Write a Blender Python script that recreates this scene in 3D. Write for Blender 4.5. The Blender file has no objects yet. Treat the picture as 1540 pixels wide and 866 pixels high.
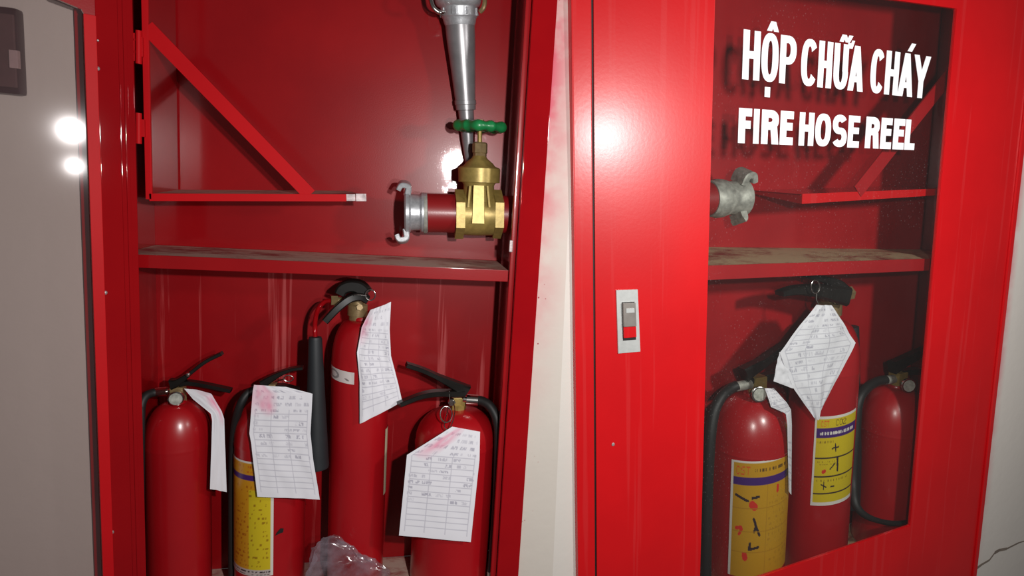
import bpy, bmesh, math, random
from mathutils import Vector, Matrix, noise
random.seed(7)
C = bpy.context.scene.collection
SC = bpy.context.scene
# ------------------------------------------------------------------ camera
# The picture shows two cabinets on two lengths of wall that meet at a blunt corner.
# Cabinet coordinates: x along the front, y into the wall, z up. The left cabinet is the world frame;
# TR carries the right cabinet's frame into the world.
F, CX, CY = 950.0, 850.0, 433.0
RL = Matrix(((0.967717, -0.241103, 0.073432), (0.035513, -0.158007, -0.986799), (0.249523, 0.957551, -0.144344)))
tL = Vector((-0.776987, -0.057797, 1.09157))
RR = Matrix(((0.911488, -0.411078, -0.014326), (-0.085968, -0.156328, -0.983957), (0.402243, 0.898096, -0.17783)))
tR = Vector((0.325264, -0.037857, 1.438568))
TL = Matrix.Identity(4)
_rot = (RL.transposed() @ RR)
TR = Matrix.Translation(RL.transposed() @ (tR - tL)) @ _rot.to_quaternion().to_matrix().to_4x4()
ASM = {'L': (RL, tL, TL), 'R': (RR, tR, TR)}
cam_d = bpy.data.cameras.new('camera'); cam = bpy.data.objects.new('camera', cam_d); C.objects.link(cam)
cam_d.sensor_width = 36.0; cam_d.lens = F * 36.0 / 1540.0; cam_d.shift_x = -(CX - 770.0) / 1540.0
cam_d.clip_start = 0.02
cam_pos = -(RL.transposed() @ tL)
cr = RL.transposed() @ Matrix(((1, 0, 0), (0, -1, 0), (0, 0, -1)))
cam.matrix_world = Matrix.Translation(cam_pos) @ cr.to_4x4()
SC.camera = cam
# ------------------------------------------------------------------ world, lamps, exposure
SC.view_settings.view_transform = 'Standard'; SC.view_settings.look = 'None'
SC.view_settings.gamma = 1.0; SC.view_settings.exposure = 0.0
w = bpy.data.worlds.new('world'); SC.world = w; w.use_nodes = True
w.node_tree.nodes['Background'].inputs[0].default_value = (1.0, 0.96, 0.94, 1)
w.node_tree.nodes['Background'].inputs[1].default_value = 0.06

def lamp(name, loc, target, power, radius, angle, blend=0.6, col=(1, 0.97, 0.95)):
    l = bpy.data.lights.new(name, 'SPOT'); l.energy = power; l.shadow_soft_size = radius
    l.spot_size = math.radians(angle); l.spot_blend = blend; l.color = col
    o = bpy.data.objects.new(name, l); C.objects.link(o)
    d = Vector(target) - Vector(loc)
    o.matrix_world = Matrix.Translation(loc) @ d.to_track_quat('-Z', 'Y').to_matrix().to_4x4()
    return o
lamp('camera_flash', (0.702, -1.2417, 0.250), (0.62, 0.1, -0.02), 40, 0.016, 160, 0.9)
lamp('camera_flash', (0.7077, -1.2417, 0.135), (0.62, 0.1, -0.02), 12, 0.012, 160, 0.9)
lamp('camera_flash', TR @ Vector((0.336, -1.164, 0.37)), TR @ Vector((0.55, 0, -0.05)), 62, 0.05, 130, 1.0)

# ------------------------------------------------------------------ placing helpers
def ray(a, px, py):
    R, t, T = ASM[a]; Rt = R.transposed()
    return -(Rt @ t), Rt @ Vector(((px - CX) / F, (py - CY) / F, 1.0))
def P(a, px, py, y):                       # a point of the photograph at depth y of cabinet a
    o, d = ray(a, px, py)
    return o + d * ((y - o.y) / d.y)
def PL(px, py, y): return P('L', px, py, y)
def PR(px, py, y): return P('R', px, py, y)
def cylhit(a, px, py, cx, cy, r):          # where the sight line meets an upright cylinder
    o, d = ray(a, px, py)
    ox, oy = o.x - cx, o.y - cy
    A = d.x * d.x + d.y * d.y; Bq = ox * d.x + oy * d.y; Cq = ox * ox + oy * oy - r * r
    D = max(Bq * Bq - A * Cq, 0)
    p = o + d * ((-Bq - math.sqrt(D)) / A)
    return p, math.atan2(p.y - cy, p.x - cx)
# ------------------------------------------------------------------ materials
def mat(name):
    m = bpy.data.materials.new(name); m.use_nodes = True
    return m, m.node_tree.nodes, m.node_tree.links, m.node_tree.nodes['Principled BSDF']
def coords(n, l, scale=(1, 1, 1), kind='Object'):
    tc = n.new('ShaderNodeTexCoord'); mp = n.new('ShaderNodeMapping'); mp.inputs['Scale'].default_value = scale
    l.new(tc.outputs[kind], mp.inputs['Vector']); return mp.outputs['Vector']
def tex(n, l, vec, scale, detail=4, rough=0.55):
    t = n.new('ShaderNodeTexNoise'); t.inputs['Scale'].default_value = scale; t.inputs['Detail'].default_value = detail
    t.inputs['Roughness'].default_value = rough; l.new(vec, t.inputs['Vector']); return t.outputs['Fac']
def ramp(n, l, fac, stops):
    r = n.new('ShaderNodeValToRGB'); e = r.color_ramp.elements
    while len(e) < len(stops): e.new(0.5)
    for k, (p, c) in enumerate(stops): e[k].position = p; e[k].color = c if len(c) == 4 else (*c, 1)
    l.new(fac, r.inputs['Fac']); return r.outputs['Color']
def mix(n, l, fac, a, b, mode='MIX'):
    m = n.new('ShaderNodeMix'); m.data_type = 'RGBA'; m.blend_type = mode
    for s, v in ((m.inputs[0], fac), (m.inputs[6], a), (m.inputs[7], b)):
        if isinstance(v, (int, float)): s.default_value = v
        elif isinstance(v, tuple): s.default_value = (*v, 1) if len(v) == 3 else v
        else: l.new(v, s)
    return m.outputs[2]
def bump(n, l, fac, bsdf, strength=0.1, dist=0.002, coat=False):
    b = n.new('ShaderNodeBump'); b.inputs['Strength'].default_value = strength; b.inputs['Distance'].default_value = dist
    l.new(fac, b.inputs['Height']); l.new(b.outputs['Normal'], bsdf.inputs['Normal'])
    if coat: l.new(b.outputs['Normal'], bsdf.inputs['Coat Normal'])
def math_node(n, l, op, a, b=0.0, clamp=False):
    m = n.new('ShaderNodeMath'); m.operation = op; m.use_clamp = clamp
    for s, v in ((m.inputs[0], a), (m.inputs[1], b)):
        if isinstance(v, (int, float)): s.default_value = v
        else: l.new(v, s)
    return m.outputs[0]

def red_paint(name, base, dark, rough=0.35, coat=1.0, coat_rough=0.06, peel=0.05, streak=0.0, peel_scale=420, spec=0.5):
    m, n, l, b = mat(name)
    v = coords(n, l); f = tex(n, l, v, 5.0, 5)
    col = ramp(n, l, f, [(0.3, dark), (0.7, base)])
    if streak:
        vs = coords(n, l, (38, 38, 0.9)); fs = tex(n, l, vs, 1.0, 5, 0.6)
        mk = ramp(n, l, fs, [(0.585, (0, 0, 0)), (0.64, (streak,) * 3)])
        col = mix(n, l, mk, col, (0.62, 0.12, 0.12))
    vd = coords(n, l); fd = tex(n, l, vd, 38.0, 6, 0.8)
    mk = ramp(n, l, fd, [(0.68, (0, 0, 0)), (0.80, (0.35,) * 3)])
    col = mix(n, l, mk, col, (dark[0] * 0.55, dark[1], dark[2]))
    l.new(col, b.inputs['Base Color']); b.inputs['Roughness'].default_value = rough
    b.inputs['Coat Weight'].default_value = coat; b.inputs['Coat Roughness'].default_value = coat_rough
    b.inputs['Specular IOR Level'].default_value = spec
    if peel: bump(n, l, tex(n, l, coords(n, l), peel_scale, 2), b, peel, 0.0006, True)
    return m
def plain(name, col, rough=0.5, metal=0.0, coat=0.0, var=0.15, scale=25, bmp=0.0, spec=0.5):
    m, n, l, b = mat(name)
    f = tex(n, l, coords(n, l), scale, 4)
    l.new(ramp(n, l, f, [(0.3, tuple(c * (1 - var) for c in col)), (0.7, tuple(min(1, c * (1 + var)) for c in col))]), b.inputs['Base Color'])
    b.inputs['Roughness'].default_value = rough; b.inputs['Metallic'].default_value = metal
    b.inputs['Coat Weight'].default_value = coat; b.inputs['Coat Roughness'].default_value = 0.15
    b.inputs['Specular IOR Level'].default_value = spec
    if bmp: bump(n, l, f, b, bmp, 0.001)
    return m
def printed(name, rough=0.6, coat=0.0):          # colour printed on paper, held in a colour attribute
    m, n, l, b = mat(name)
    a = n.new('ShaderNodeAttribute'); a.attribute_name = 'print'
    l.new(a.outputs['Color'], b.inputs['Base Color']); b.inputs['Roughness'].default_value = rough
    b.inputs['Coat Weight'].default_value = coat; b.inputs['Coat Roughness'].default_value = 0.2
    return m
def glass(name, dust, dust_col, gloss=0.10, rough=0.02, spots=0.0, tint=(0.93, 0.94, 0.93)):
    m, n, l, b = mat(name); n.remove(b); out = n['Material Output']
    tr = n.new('ShaderNodeBsdfTransparent'); tr.inputs[0].default_value = (*tint, 1)
    gl = n.new('ShaderNodeBsdfGlossy'); gl.inputs['Roughness'].default_value = rough
    df = n.new('ShaderNodeBsdfDiffuse'); df.inputs[0].default_value = (*dust_col, 1)
    f = tex(n, l, coords(n, l, (1, 1, 0.4)), 9.0, 5, 0.7)
    d = ramp(n, l, f, [(0.3, (dust * 0.75,) * 3), (0.75, (dust * 1.2,) * 3)])
    if spots:
        vo = n.new('ShaderNodeTexVoronoi'); vo.inputs['Scale'].default_value = 90; l.new(coords(n, l), vo.inputs['Vector'])
        sp = ramp(n, l, vo.outputs['Distance'], [(0.10, (spots,) * 3), (0.17, (0, 0, 0))])
        msk = ramp(n, l, tex(n, l, coords(n, l), 5.0, 3), [(0.5, (0, 0, 0)), (0.62, (1, 1, 1))])
        d = mix(n, l, 1.0, d, mix(n, l, 1.0, sp, msk, 'MULTIPLY'), 'ADD')
    m1 = n.new('ShaderNodeMixShader'); l.new(d, m1.inputs[0]); l.new(tr.outputs[0], m1.inputs[1]); l.new(df.outputs[0], m1.inputs[2])
    fr = n.new('ShaderNodeLayerWeight'); fr.inputs['Blend'].default_value = 0.5
    fm = math_node(n, l, 'MULTIPLY', math_node(n, l, 'ADD', math_node(n, l, 'MULTIPLY', math_node(n, l, 'POWER', fr.outputs['Facing'], 5.0), 0.96), 0.04), gloss * 10, True)
    m2 = n.new('ShaderNodeMixShader'); l.new(fm, m2.inputs[0])
    l.new(m1.outputs[0], m2.inputs[1]); l.new(gl.outputs[0], m2.inputs[2]); l.new(m2.outputs[0], out.inputs['Surface'])
    return m

M = {}
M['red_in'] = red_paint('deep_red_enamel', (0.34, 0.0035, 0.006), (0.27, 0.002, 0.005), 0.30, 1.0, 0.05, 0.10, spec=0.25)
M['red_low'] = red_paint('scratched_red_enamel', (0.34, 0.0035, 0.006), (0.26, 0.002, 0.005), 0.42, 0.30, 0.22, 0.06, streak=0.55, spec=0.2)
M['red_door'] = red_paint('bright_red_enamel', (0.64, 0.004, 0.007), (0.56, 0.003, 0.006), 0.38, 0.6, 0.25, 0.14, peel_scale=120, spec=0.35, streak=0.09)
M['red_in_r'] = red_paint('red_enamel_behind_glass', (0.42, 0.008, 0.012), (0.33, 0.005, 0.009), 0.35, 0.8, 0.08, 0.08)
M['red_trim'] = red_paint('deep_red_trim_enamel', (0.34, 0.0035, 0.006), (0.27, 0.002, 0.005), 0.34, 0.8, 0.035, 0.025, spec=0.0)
M['red_strip'] = red_paint('lit_red_enamel', (0.60, 0.008, 0.012), (0.52, 0.006, 0.01), 0.5, 0.0, 0.15, 0.05, spec=0.12)  # light caught by the glazing strip put into a brighter red; rack shares it
M['red_tank'] = red_paint('extinguisher_red', (0.42, 0.005, 0.009), (0.36, 0.004, 0.008), 0.34, 0.5, 0.22, 0.04)
M['red_pipe'] = red_paint('pipe_red', (0.26, 0.006, 0.008), (0.20, 0.004, 0.006), 0.45, 0.3, 0.25, 0.15)
M['black'] = plain('black_enamel', (0.009, 0.008, 0.007), 0.4, 0, 0.15, 0.4, spec=0.3)
M['rubber'] = plain('black_rubber', (0.012, 0.012, 0.012), 0.55)
M['horn'] = plain('black_horn_plastic', (0.016, 0.019, 0.022), 0.55, bmp=0.1)
M['brass'] = plain('brass', (0.36, 0.26, 0.075), 0.40, 0.35, bmp=0.25, scale=90)
M['oldbrass'] = plain('dull_brass', (0.27, 0.19, 0.09), 0.45, 0.35, bmp=0.2, scale=120)
M['alu'] = plain('cast_aluminium', (0.48, 0.49, 0.51), 0.38, 0.55, bmp=0.25, scale=160)
M['alu_dull'] = plain('dull_aluminium', (0.36, 0.36, 0.32), 0.6, 0.45, var=0.35, scale=60, bmp=0.4)
M['barrel'] = plain('grey_anodised_barrel', (0.34, 0.33, 0.34), 0.36, 0.55)
M['chrome'] = plain('chrome', (0.72, 0.70, 0.66), 0.2, 1.0)
M['bare'] = plain('bare_steel', (0.45, 0.38, 0.38), 0.5, 0.6, var=0.4, scale=80)
M['green'] = plain('green_enamel', (0.008, 0.19, 0.052), 0.4, 0, 0.4, 0.25, 60, 0.3)
M['white_print'] = plain('white_vinyl', (0.95, 0.95, 0.97), 0.5, var=0.02)
M['steel_plate'] = plain('brushed_steel_plate', (0.60, 0.62, 0.60), 0.4, 0.35, var=0.08, scale=60)
M['lock_grey'] = plain('lock_grey', (0.34, 0.31, 0.28), 0.4, 0.5)
M['maroon'] = plain('maroon_plastic', (0.030, 0.004, 0.007), 0.4, 0, 0.2, 0.2)
M['maroon_light'] = plain('dusty_maroon_plastic', (0.085, 0.035, 0.035), 0.6)
M['pale'] = plain('pale_sticker', (0.40, 0.28, 0.27), 0.6)
M['gauge_glass'] = plain('gauge_dial', (0.42, 0.43, 0.38), 0.25, 0, 0.8, 0.3, 120)
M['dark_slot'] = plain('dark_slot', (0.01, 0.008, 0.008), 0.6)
M['crack'] = plain('crack_shadowed_plaster', (0.20, 0.16, 0.13), 0.9)
M['tag'] = printed('inspection_paper', 0.7)
M['label'] = printed('printed_label', 0.45, 0.2)
M['glass_l'] = glass('dusty_glass', 0.035, (0.62, 0.50, 0.50), 0.014, 0.09, 0.0, (0.93, 0.90, 0.905))
M['glass_r'] = glass('clear_glass', 0.007, (0.75, 0.72, 0.72), 0.07, 0.03, spots=0.045)
def mk_dust(name, a, c, stops):                       # dust settled on a red shelf
    m, n, l, b = mat(name)
    f = tex(n, l, coords(n, l, (3.0, 5, 3)), 2.6, 6, 0.7)
    l.new(ramp(n, l, f, [(stops[0], a), (stops[1], c)]), b.inputs['Base Color'])
    b.inputs['Roughness'].default_value = 0.75; b.inputs['Coat Weight'].default_value = 0.0
    return m
M['dust_l'] = mk_dust('dusty_shelf_top', (0.30, 0.03, 0.03), (0.56, 0.38, 0.31), (0.38, 0.54))
M['dust_r'] = mk_dust('brown_dusty_shelf_top', (0.26, 0.03, 0.02), (0.52, 0.38, 0.22), (0.34, 0.50))
def wall_mat(name, base, mist, edge_x, span, zlo, zhi):
    # painted plaster; red overspray blown past the masking along one edge of the cabinet
    m, n, l, b = mat(name)
    f = tex(n, l, coords(n, l), 3.0, 5); col = ramp(n, l, f, [(0.3, tuple(c * 0.95 for c in base)), (0.7, base)])
    sp = n.new('ShaderNodeSeparateXYZ'); tc = n.new('ShaderNodeTexCoord'); l.new(tc.outputs['Object'], sp.inputs[0])
    dx = math_node(n, l, 'SUBTRACT', sp.outputs['X'], edge_x)
    fx = math_node(n, l, 'SUBTRACT', 1.0, math_node(n, l, 'DIVIDE', dx, span), True)
    fx = math_node(n, l, 'MULTIPLY', math_node(n, l, 'POWER', fx, 1.3), math_node(n, l, 'GREATER_THAN', dx, -0.06))
    nz = tex(n, l, coords(n, l, (1, 1, 1.0)), 9.0, 4, 0.6); nz = ramp(n, l, nz, [(0.35, (0, 0, 0)), (0.6, (1, 1, 1))])
    zz = math_node(n, l, 'DIVIDE', math_node(n, l, 'SUBTRACT', sp.outputs['Z'], zlo), zhi - zlo, True)
    k = math_node(n, l, 'MULTIPLY', fx, math_node(n, l, 'MULTIPLY', zz, math_node(n, l, 'ADD', nz, 0.35), True), True)
    col = mix(n, l, math_node(n, l, 'MULTIPLY', k, mist), col, (0.62, 0.03, 0.09))
    vo = n.new('ShaderNodeTexVoronoi'); vo.inputs['Scale'].default_value = 60; l.new(coords(n, l), vo.inputs['Vector'])
    sk = ramp(n, l, vo.outputs['Distance'], [(0.08, (1, 1, 1)), (0.13, (0, 0, 0))])
    nm = ramp(n, l, tex(n, l, coords(n, l), 7, 2), [(0.54, (0, 0, 0)), (0.6, (1, 1, 1))])
    fx2 = math_node(n, l, 'SUBTRACT', 1.0, math_node(n, l, 'DIVIDE', dx, span * 0.55), True)
    k2 = math_node(n, l, 'MULTIPLY', math_node(n, l, 'MULTIPLY', sk, nm), math_node(n, l, 'MULTIPLY', math_node(n, l, 'GREATER_THAN', dx, -0.06), math_node(n, l, 'GREATER_THAN', fx2, 0.2)), True)
    col = mix(n, l, k2, col, (0.35, 0.03, 0.05))
    l.new(col, b.inputs['Base Color']); b.inputs['Roughness'].default_value = 0.6
    bump(n, l, tex(n, l, coords(n, l), 30, 5), b, 0.25, 0.003)
    return m
M['wall_l'] = wall_mat('painted_plaster_left', (0.64, 0.585, 0.52), 1.0, 0.742, 0.085, -0.35, 0.50)
M['wall_r'] = wall_mat('painted_plaster_right', (0.70, 0.655, 0.60), 1.0, 1.105, 0.05, -1.1, -0.3)
def film():
    m, n, l, b = mat('clear_plastic_film'); n.remove(b); out = n['Material Output']
    tr = n.new('ShaderNodeBsdfTransparent'); tr.inputs[0].default_value = (0.95, 0.93, 0.95, 1)
    gl = n.new('ShaderNodeBsdfGlossy'); gl.inputs['Roughness'].default_value = 0.18
    df = n.new('ShaderNodeBsdfDiffuse'); df.inputs[0].default_value = (0.50, 0.40, 0.47, 1)
    f = ramp(n, l, tex(n, l, coords(n, l), 26, 4), [(0.40, (0.02,) * 3), (0.72, (0.34,) * 3)])
    a = n.new('ShaderNodeMixShader'); l.new(f, a.inputs[0]); l.new(tr.outputs[0], a.inputs[1]); l.new(df.outputs[0], a.inputs[2])
    c = n.new('ShaderNodeMixShader'); c.inputs[0].default_value = 0.10
    l.new(a.outputs[0], c.inputs[1]); l.new(gl.outputs[0], c.inputs[2]); l.new(c.outputs[0], out.inputs['Surface'])
    return m
M['film'] = film()

# ------------------------------------------------------------------ mesh helpers
def frame_of(d):
    d = Vector(d).normalized(); u = d.orthogonal().normalized(); return d, u, d.cross(u)
class MB:
    def __init__(self): self.v = []; self.f = []
    def add(self, vs, fs):
        k = len(self.v); self.v += [Vector(p) for p in vs]; self.f += [tuple(i + k for i in f) for f in fs]
    def box(self, lo, hi, bev=0.0, mtx=None):
        bm = bmesh.new(); bmesh.ops.create_cube(bm, size=1.0)
        lo, hi = Vector(lo), Vector(hi); s = hi - lo; c = (lo + hi) / 2
        for v in bm.verts: v.co = Vector((v.co.x * s.x, v.co.y * s.y, v.co.z * s.z))
        if bev: bmesh.ops.bevel(bm, geom=bm.edges[:], offset=min(bev, min(map(abs, s)) * 0.45), segments=2, affect='EDGES', profile=0.6)
        for v in bm.verts:
            v.co = v.co + c
            if mtx: v.co = mtx @ v.co
        bm.verts.index_update(); self.add([v.co.copy() for v in bm.verts], [tuple(v.index for v in f.verts) for f in bm.faces]); bm.free()
    def lathe(self, a, axis, prof, n=28, caps=True):     # prof: (distance along axis, radius)
        d, u, w_ = frame_of(axis); a = Vector(a); vs = []; fs = []
        for t, r in prof:
            for k in range(n):
                q = 2 * math.pi * k / n; vs.append(a + d * t + (u * math.cos(q) + w_ * math.sin(q)) * r)
        m = len(prof)
        for i in range(m - 1):
            for k in range(n): fs.append((i * n + k, i * n + (k + 1) % n, (i + 1) * n + (k + 1) % n, (i + 1) * n + k))
        if caps: fs.append(tuple(range(n))[::-1]); fs.append(tuple((m - 1) * n + k for k in range(n)))
        self.add(vs, fs)
    def rod(self, p, q, r, r2=None, n=16):
        p, q = Vector(p), Vector(q); L = (q - p).length
        self.lathe(p, q - p, [(0, r), (L, r if r2 is None else r2)], n)
    def tube(self, pts, r, n=14, closed=False, sub=8):
        pts = smooth_path(pts, sub, closed); m = len(pts); vs = []; fs = []; prev = None
        for i, p in enumerate(pts):
            t = (pts[(i + 1) % m] - pts[i - 1]) if (closed or 0 < i < m - 1) else (pts[1] - pts[0] if i == 0 else pts[-1] - pts[-2])
            t.normalize()
            u = t.orthogonal().normalized() if prev is None else (prev - t * prev.dot(t)).normalized(); prev = u
            w_ = t.cross(u); rr = r(i / (m - 1)) if callable(r) else r
            for k in range(n):
                q = 2 * math.pi * k / n; vs.append(p + (u * math.cos(q) + w_ * math.sin(q)) * rr)
        for i in range(m if closed else m - 1):
            for k in range(n):
                j = (i + 1) % m; fs.append((i * n + k, i * n + (k + 1) % n, j * n + (k + 1) % n, j * n + k))
        if not closed: fs.append(tuple(range(n))[::-1]); fs.append(tuple((m - 1) * n + k for k in range(n)))
        self.add(vs, fs)
    def bar(self, pts, wid, hgt, side=(0, 1, 0), sub=6):  # flat bar swept along a path; wid along side, hgt across
        pts = smooth_path(pts, sub); m = len(pts); vs = []; fs = []; s = Vector(side).normalized()
        for i, p in enumerate(pts):
            t = (pts[min(i + 1, m - 1)] - pts[max(i - 1, 0)]).normalized(); s2 = (s - t * s.dot(t)).normalized(); h = t.cross(s2)
            f = i / (m - 1); W = (wid(f) if callable(wid) else wid) / 2; H = (hgt(f) if callable(hgt) else hgt) / 2; c = 0.3 * min(W, H)
            for a, b in ((-W + c, -H), (W - c, -H), (W, -H + c), (W, H - c), (W - c, H), (-W + c, H), (-W, H - c), (-W, -H + c)):
                vs.append(p + s2 * a + h * b)
        for i in range(m - 1):
            for k in range(8): fs.append((i * 8 + k, i * 8 + (k + 1) % 8, (i + 1) * 8 + (k + 1) % 8, (i + 1) * 8 + k))
        fs.append(tuple(range(8))[::-1]); fs.append(tuple((m - 1) * 8 + k for k in range(8)))
        self.add(vs, fs)
    def prism(self, poly, ext):                           # planar polygon pushed along ext
        n = len(poly); poly = [Vector(p) for p in poly]; e = Vector(ext)
        self.add(poly + [p + e for p in poly], [tuple(range(n))[::-1], tuple(range(n, 2 * n))] + [(i, (i + 1) % n, n + (i + 1) % n, n + i) for i in range(n)])
    def hexa(self, a, axis, r, L, up=(0, 0, 1), rot=math.pi / 6):          # hexagon nut
        d = Vector(axis).normalized(); u = Vector(up); u = (u - d * u.dot(d)).normalized(); w_ = d.cross(u); a = Vector(a)
        self.prism([a + (u * math.cos(k * math.pi / 3 + rot) + w_ * math.sin(k * math.pi / 3 + rot)) * r for k in range(6)], d * L)
def smooth_path(pts, sub=8, closed=False):
    pts = [Vector(p) for p in pts]; n = len(pts)
    if n < 3: return pts
    out = []
    for i in range(n if closed else n - 1):
        p0 = pts[i - 1] if (closed or i > 0) else pts[0]; p1 = pts[i]; p2 = pts[(i + 1) % n]
        p3 = pts[(i + 2) % n] if (closed or i + 2 < n) else pts[-1]
        for k in range(sub):
            t = k / sub
            out.append(0.5 * ((2 * p1) + (p2 - p0) * t + (2 * p0 - 5 * p1 + 4 * p2 - p3) * t * t + (3 * p1 - p0 - 3 * p2 + p3) * t ** 3))
    if not closed: out.append(pts[-1])
    return out
def obj(name, mb, material, parent=None, a=None, sharp=35, smooth=True):
    """links one mesh; vertices are given in cabinet coordinates and stored relative to the thing that carries them"""
    me = bpy.data.meshes.new(name)
    base = Vector((0, 0, 0)); p = parent
    while p is not None: base += Vector(p.get('_loc', (0, 0, 0))); p = p.parent
    top = parent is None
    if top and a and not name.startswith('wall'):
        lo = Vector((min(v.x for v in mb.v), min(v.y for v in mb.v), min(v.z for v in mb.v))); hi = Vector((max(v.x for v in mb.v), max(v.y for v in mb.v), max(v.z for v in mb.v)))
        base = Vector(((lo.x + hi.x) / 2, (lo.y + hi.y) / 2, lo.z))
    me.from_pydata([tuple(v - base) for v in mb.v], [], mb.f); me.validate()
    bm = bmesh.new(); bm.from_mesh(me); bmesh.ops.recalc_face_normals(bm, faces=bm.faces); bm.to_mesh(me); bm.free()
    if smooth:
        for pl in me.polygons: pl.use_smooth = True
        me.set_sharp_from_angle(angle=math.radians(sharp))
    me.materials.append(material)
    o = bpy.data.objects.new(name, me); C.objects.link(o)
    if smooth and sharp < 90:
        wn = o.modifiers.new('even_normals', 'WEIGHTED_NORMAL'); wn.keep_sharp = True; wn.weight = 80
    if parent is not None: o.parent = parent
    elif a: o.matrix_world = ASM[a][2] @ Matrix.Translation(base)
    return o
def thing(name, label, cat, a, loc, group=None):
    o = bpy.data.objects.new(name, None); C.objects.link(o); o.empty_display_size = 0.05
    o.matrix_world = ASM[a][2] @ Matrix.Translation(loc); o['_loc'] = tuple(loc)
    tag(o, label, cat, group); return o
def tag(o, label, cat, group=None):
    o['label'] = label; o['category'] = cat
    if group: o['group'] = group
    return o
def lab(o, text): o['label'] = text; return o
# ------------------------------------------------------------------ printed sheets
def poly_at(pl, v):
    for (v0, p0), (v1, p1) in zip(pl, pl[1:]):
        if v <= v1 + 1e-9: return p0.lerp(p1, (v - v0) / max(v1 - v0, 1e-9))
    return pl[-1][1]
def grid_obj(name, nu, nv, pos, paint, material, parent=None, a=None):
    mb = MB(); vs = []; cols = []
    for j in range(nv + 1):
        for i in range(nu + 1):
            u, v = i / nu, j / nv; vs.append(pos(u, v)); cols.append(paint(u, v))
    fs = [(j * (nu + 1) + i, j * (nu + 1) + i + 1, (j + 1) * (nu + 1) + i + 1, (j + 1) * (nu + 1) + i) for j in range(nv) for i in range(nu)]
    mb.add(vs, fs)
    o = obj(name, mb, material, parent, a, sharp=180)
    at = o.data.color_attributes.new('print', 'FLOAT_COLOR', 'POINT')
    at.data.foreach_set('color', [x for c in cols for x in (c[0], c[1], c[2], 1.0)])
    return o
def sheet_pos(a, left, right, wav=0.002, seed=0, bow=0.0):
    lp = [(v, P(a, x, y, d)) for v, x, y, d in left]; rp = [(v, P(a, x, y, d)) for v, x, y, d in right]
    def pos(u, v):
        p = poly_at(lp, v).lerp(poly_at(rp, v), u)
        q = noise.noise(Vector((u * 2.3 + seed, v * 3.1, seed * 1.7))) * wav + noise.noise(Vector((u * 6 + seed, v * 7, 3.1))) * wav * 0.4
        return p + Vector((0, q - bow * math.sin(math.pi * u), 0))
    return pos
def tag_paint(seed, stain=None, rows=17, filled=0.6, ink=(0.16, 0.15, 0.24), ruled=True):
    rnd = random.Random(seed); cells = []
    for r in range(rows):
        x = 0.05; v = 0.035 + r * 0.93 / rows
        while x < 0.93:
            L = rnd.uniform(0.03, 0.14)
            dens = 0.0 if not ruled else 0.85 if r < 4 else (0.55 if r < rows * filled else 0.0)
            if rnd.random() < dens: cells.append((r, x, min(x + L, 0.95), rnd.uniform(0.15, 0.55)))
            x += L + rnd.uniform(0.02, 0.09)
    def f(u, v):
        c = Vector((0.80, 0.79, 0.84)); g = 0
        vr = (v - 0.02) * rows / 0.93; r = int(vr); fr = vr - r
        if ruled and v > 0.20 and 0.06 < u < 0.94 and v < 0.955:
            if fr < 0.16: g = max(g, 0.42)
            for cu in (0.065, 0.33, 0.62, 0.935):
                if abs(u - cu) < 0.007: g = max(g, 0.38)
        if 0 <= r < rows and 0.30 < fr < 0.80:
            for rr, x0, x1, s in cells:
                if rr == r and x0 < u < x1:
                    k = noise.noise(Vector((u * 60 + seed, v * 45, seed)))
                    if k > -0.15: g = max(g, s)
        c = c.lerp(Vector(ink), g)
        if stain:
            for su, sv, sr in stain:
                d = math.hypot((u - su), (v - sv) * 1.5) / sr
                k = max(0, 1 - d) * (0.55 + 0.6 * noise.noise(Vector((u * 9, v * 11, seed + 5))))
                c = c.lerp(Vector((0.82, 0.12, 0.28)), min(0.75, max(0, k)))
        return c
    return f
FONT = {'C': '01110 10001 10000 10000 10000 10001 01110', 'S': '01111 10000 10000 01110 00001 00001 11110', 'T': '11111 00100 00100 00100 00100 00100 00100',
        'O': '01110 10001 10001 10001 10001 10001 01110', '2': '01110 10001 00001 00110 01000 10000 11111', 'M': '10001 11011 10101 10001 10001 10001 10001', 'F': '11111 10000 10000 11110 10000 10000 10000', 'Z': '11111 00001 00010 00100 01000 10000 11111', '8': '01110 10001 10001 01110 10001 10001 01110'}
def glyphs(text, u, v, u0, v0, cw, ch):
    i = int((u - u0) / (cw * 1.2)) if u >= u0 else -1
    if 0 <= i < len(text) and v0 <= v < v0 + ch and text[i] in FONT:
        x = (u - u0) / cw - i * 1.2
        if 0 <= x < 1: return FONT[text[i]].split()[min(6, int((v - v0) / ch * 7))][min(4, int(x * 5))] == '1'
    return False
def seg(u, v, x0, y0, x1, y1, w_, asp=1.4):
    du, dv = x1 - x0, (y1 - y0) * asp; pu, pv = u - x0, (v - y0) * asp
    t = max(0, min(1, (pu * du + pv * dv) / (du * du + dv * dv + 1e-9)))
    return math.hypot(pu - t * du, pv - t * dv) < w_
def dashes(u, v, u0, v0, u1, v1, rows, seed, p=0.6):
    if not (u0 < u < u1 and v0 < v < v1): return False
    r = (v - v0) / (v1 - v0) * rows
    if not 0.25 < r - int(r) < 0.72: return False
    return noise.noise(Vector((u * 34, int(r) * 7.3 + seed, seed))) > 0.5 - p and noise.noise(Vector((u * 90, v * 60, seed))) > -0.35
YEL, ORA, PUR, WHT, BLK, RED_ = (0.62, 0.47, 0.012), (0.60, 0.27, 0.008), (0.055, 0.012, 0.15), (0.72, 0.68, 0.62), (0.03, 0.015, 0.02), (0.62, 0.03, 0.015)
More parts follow.
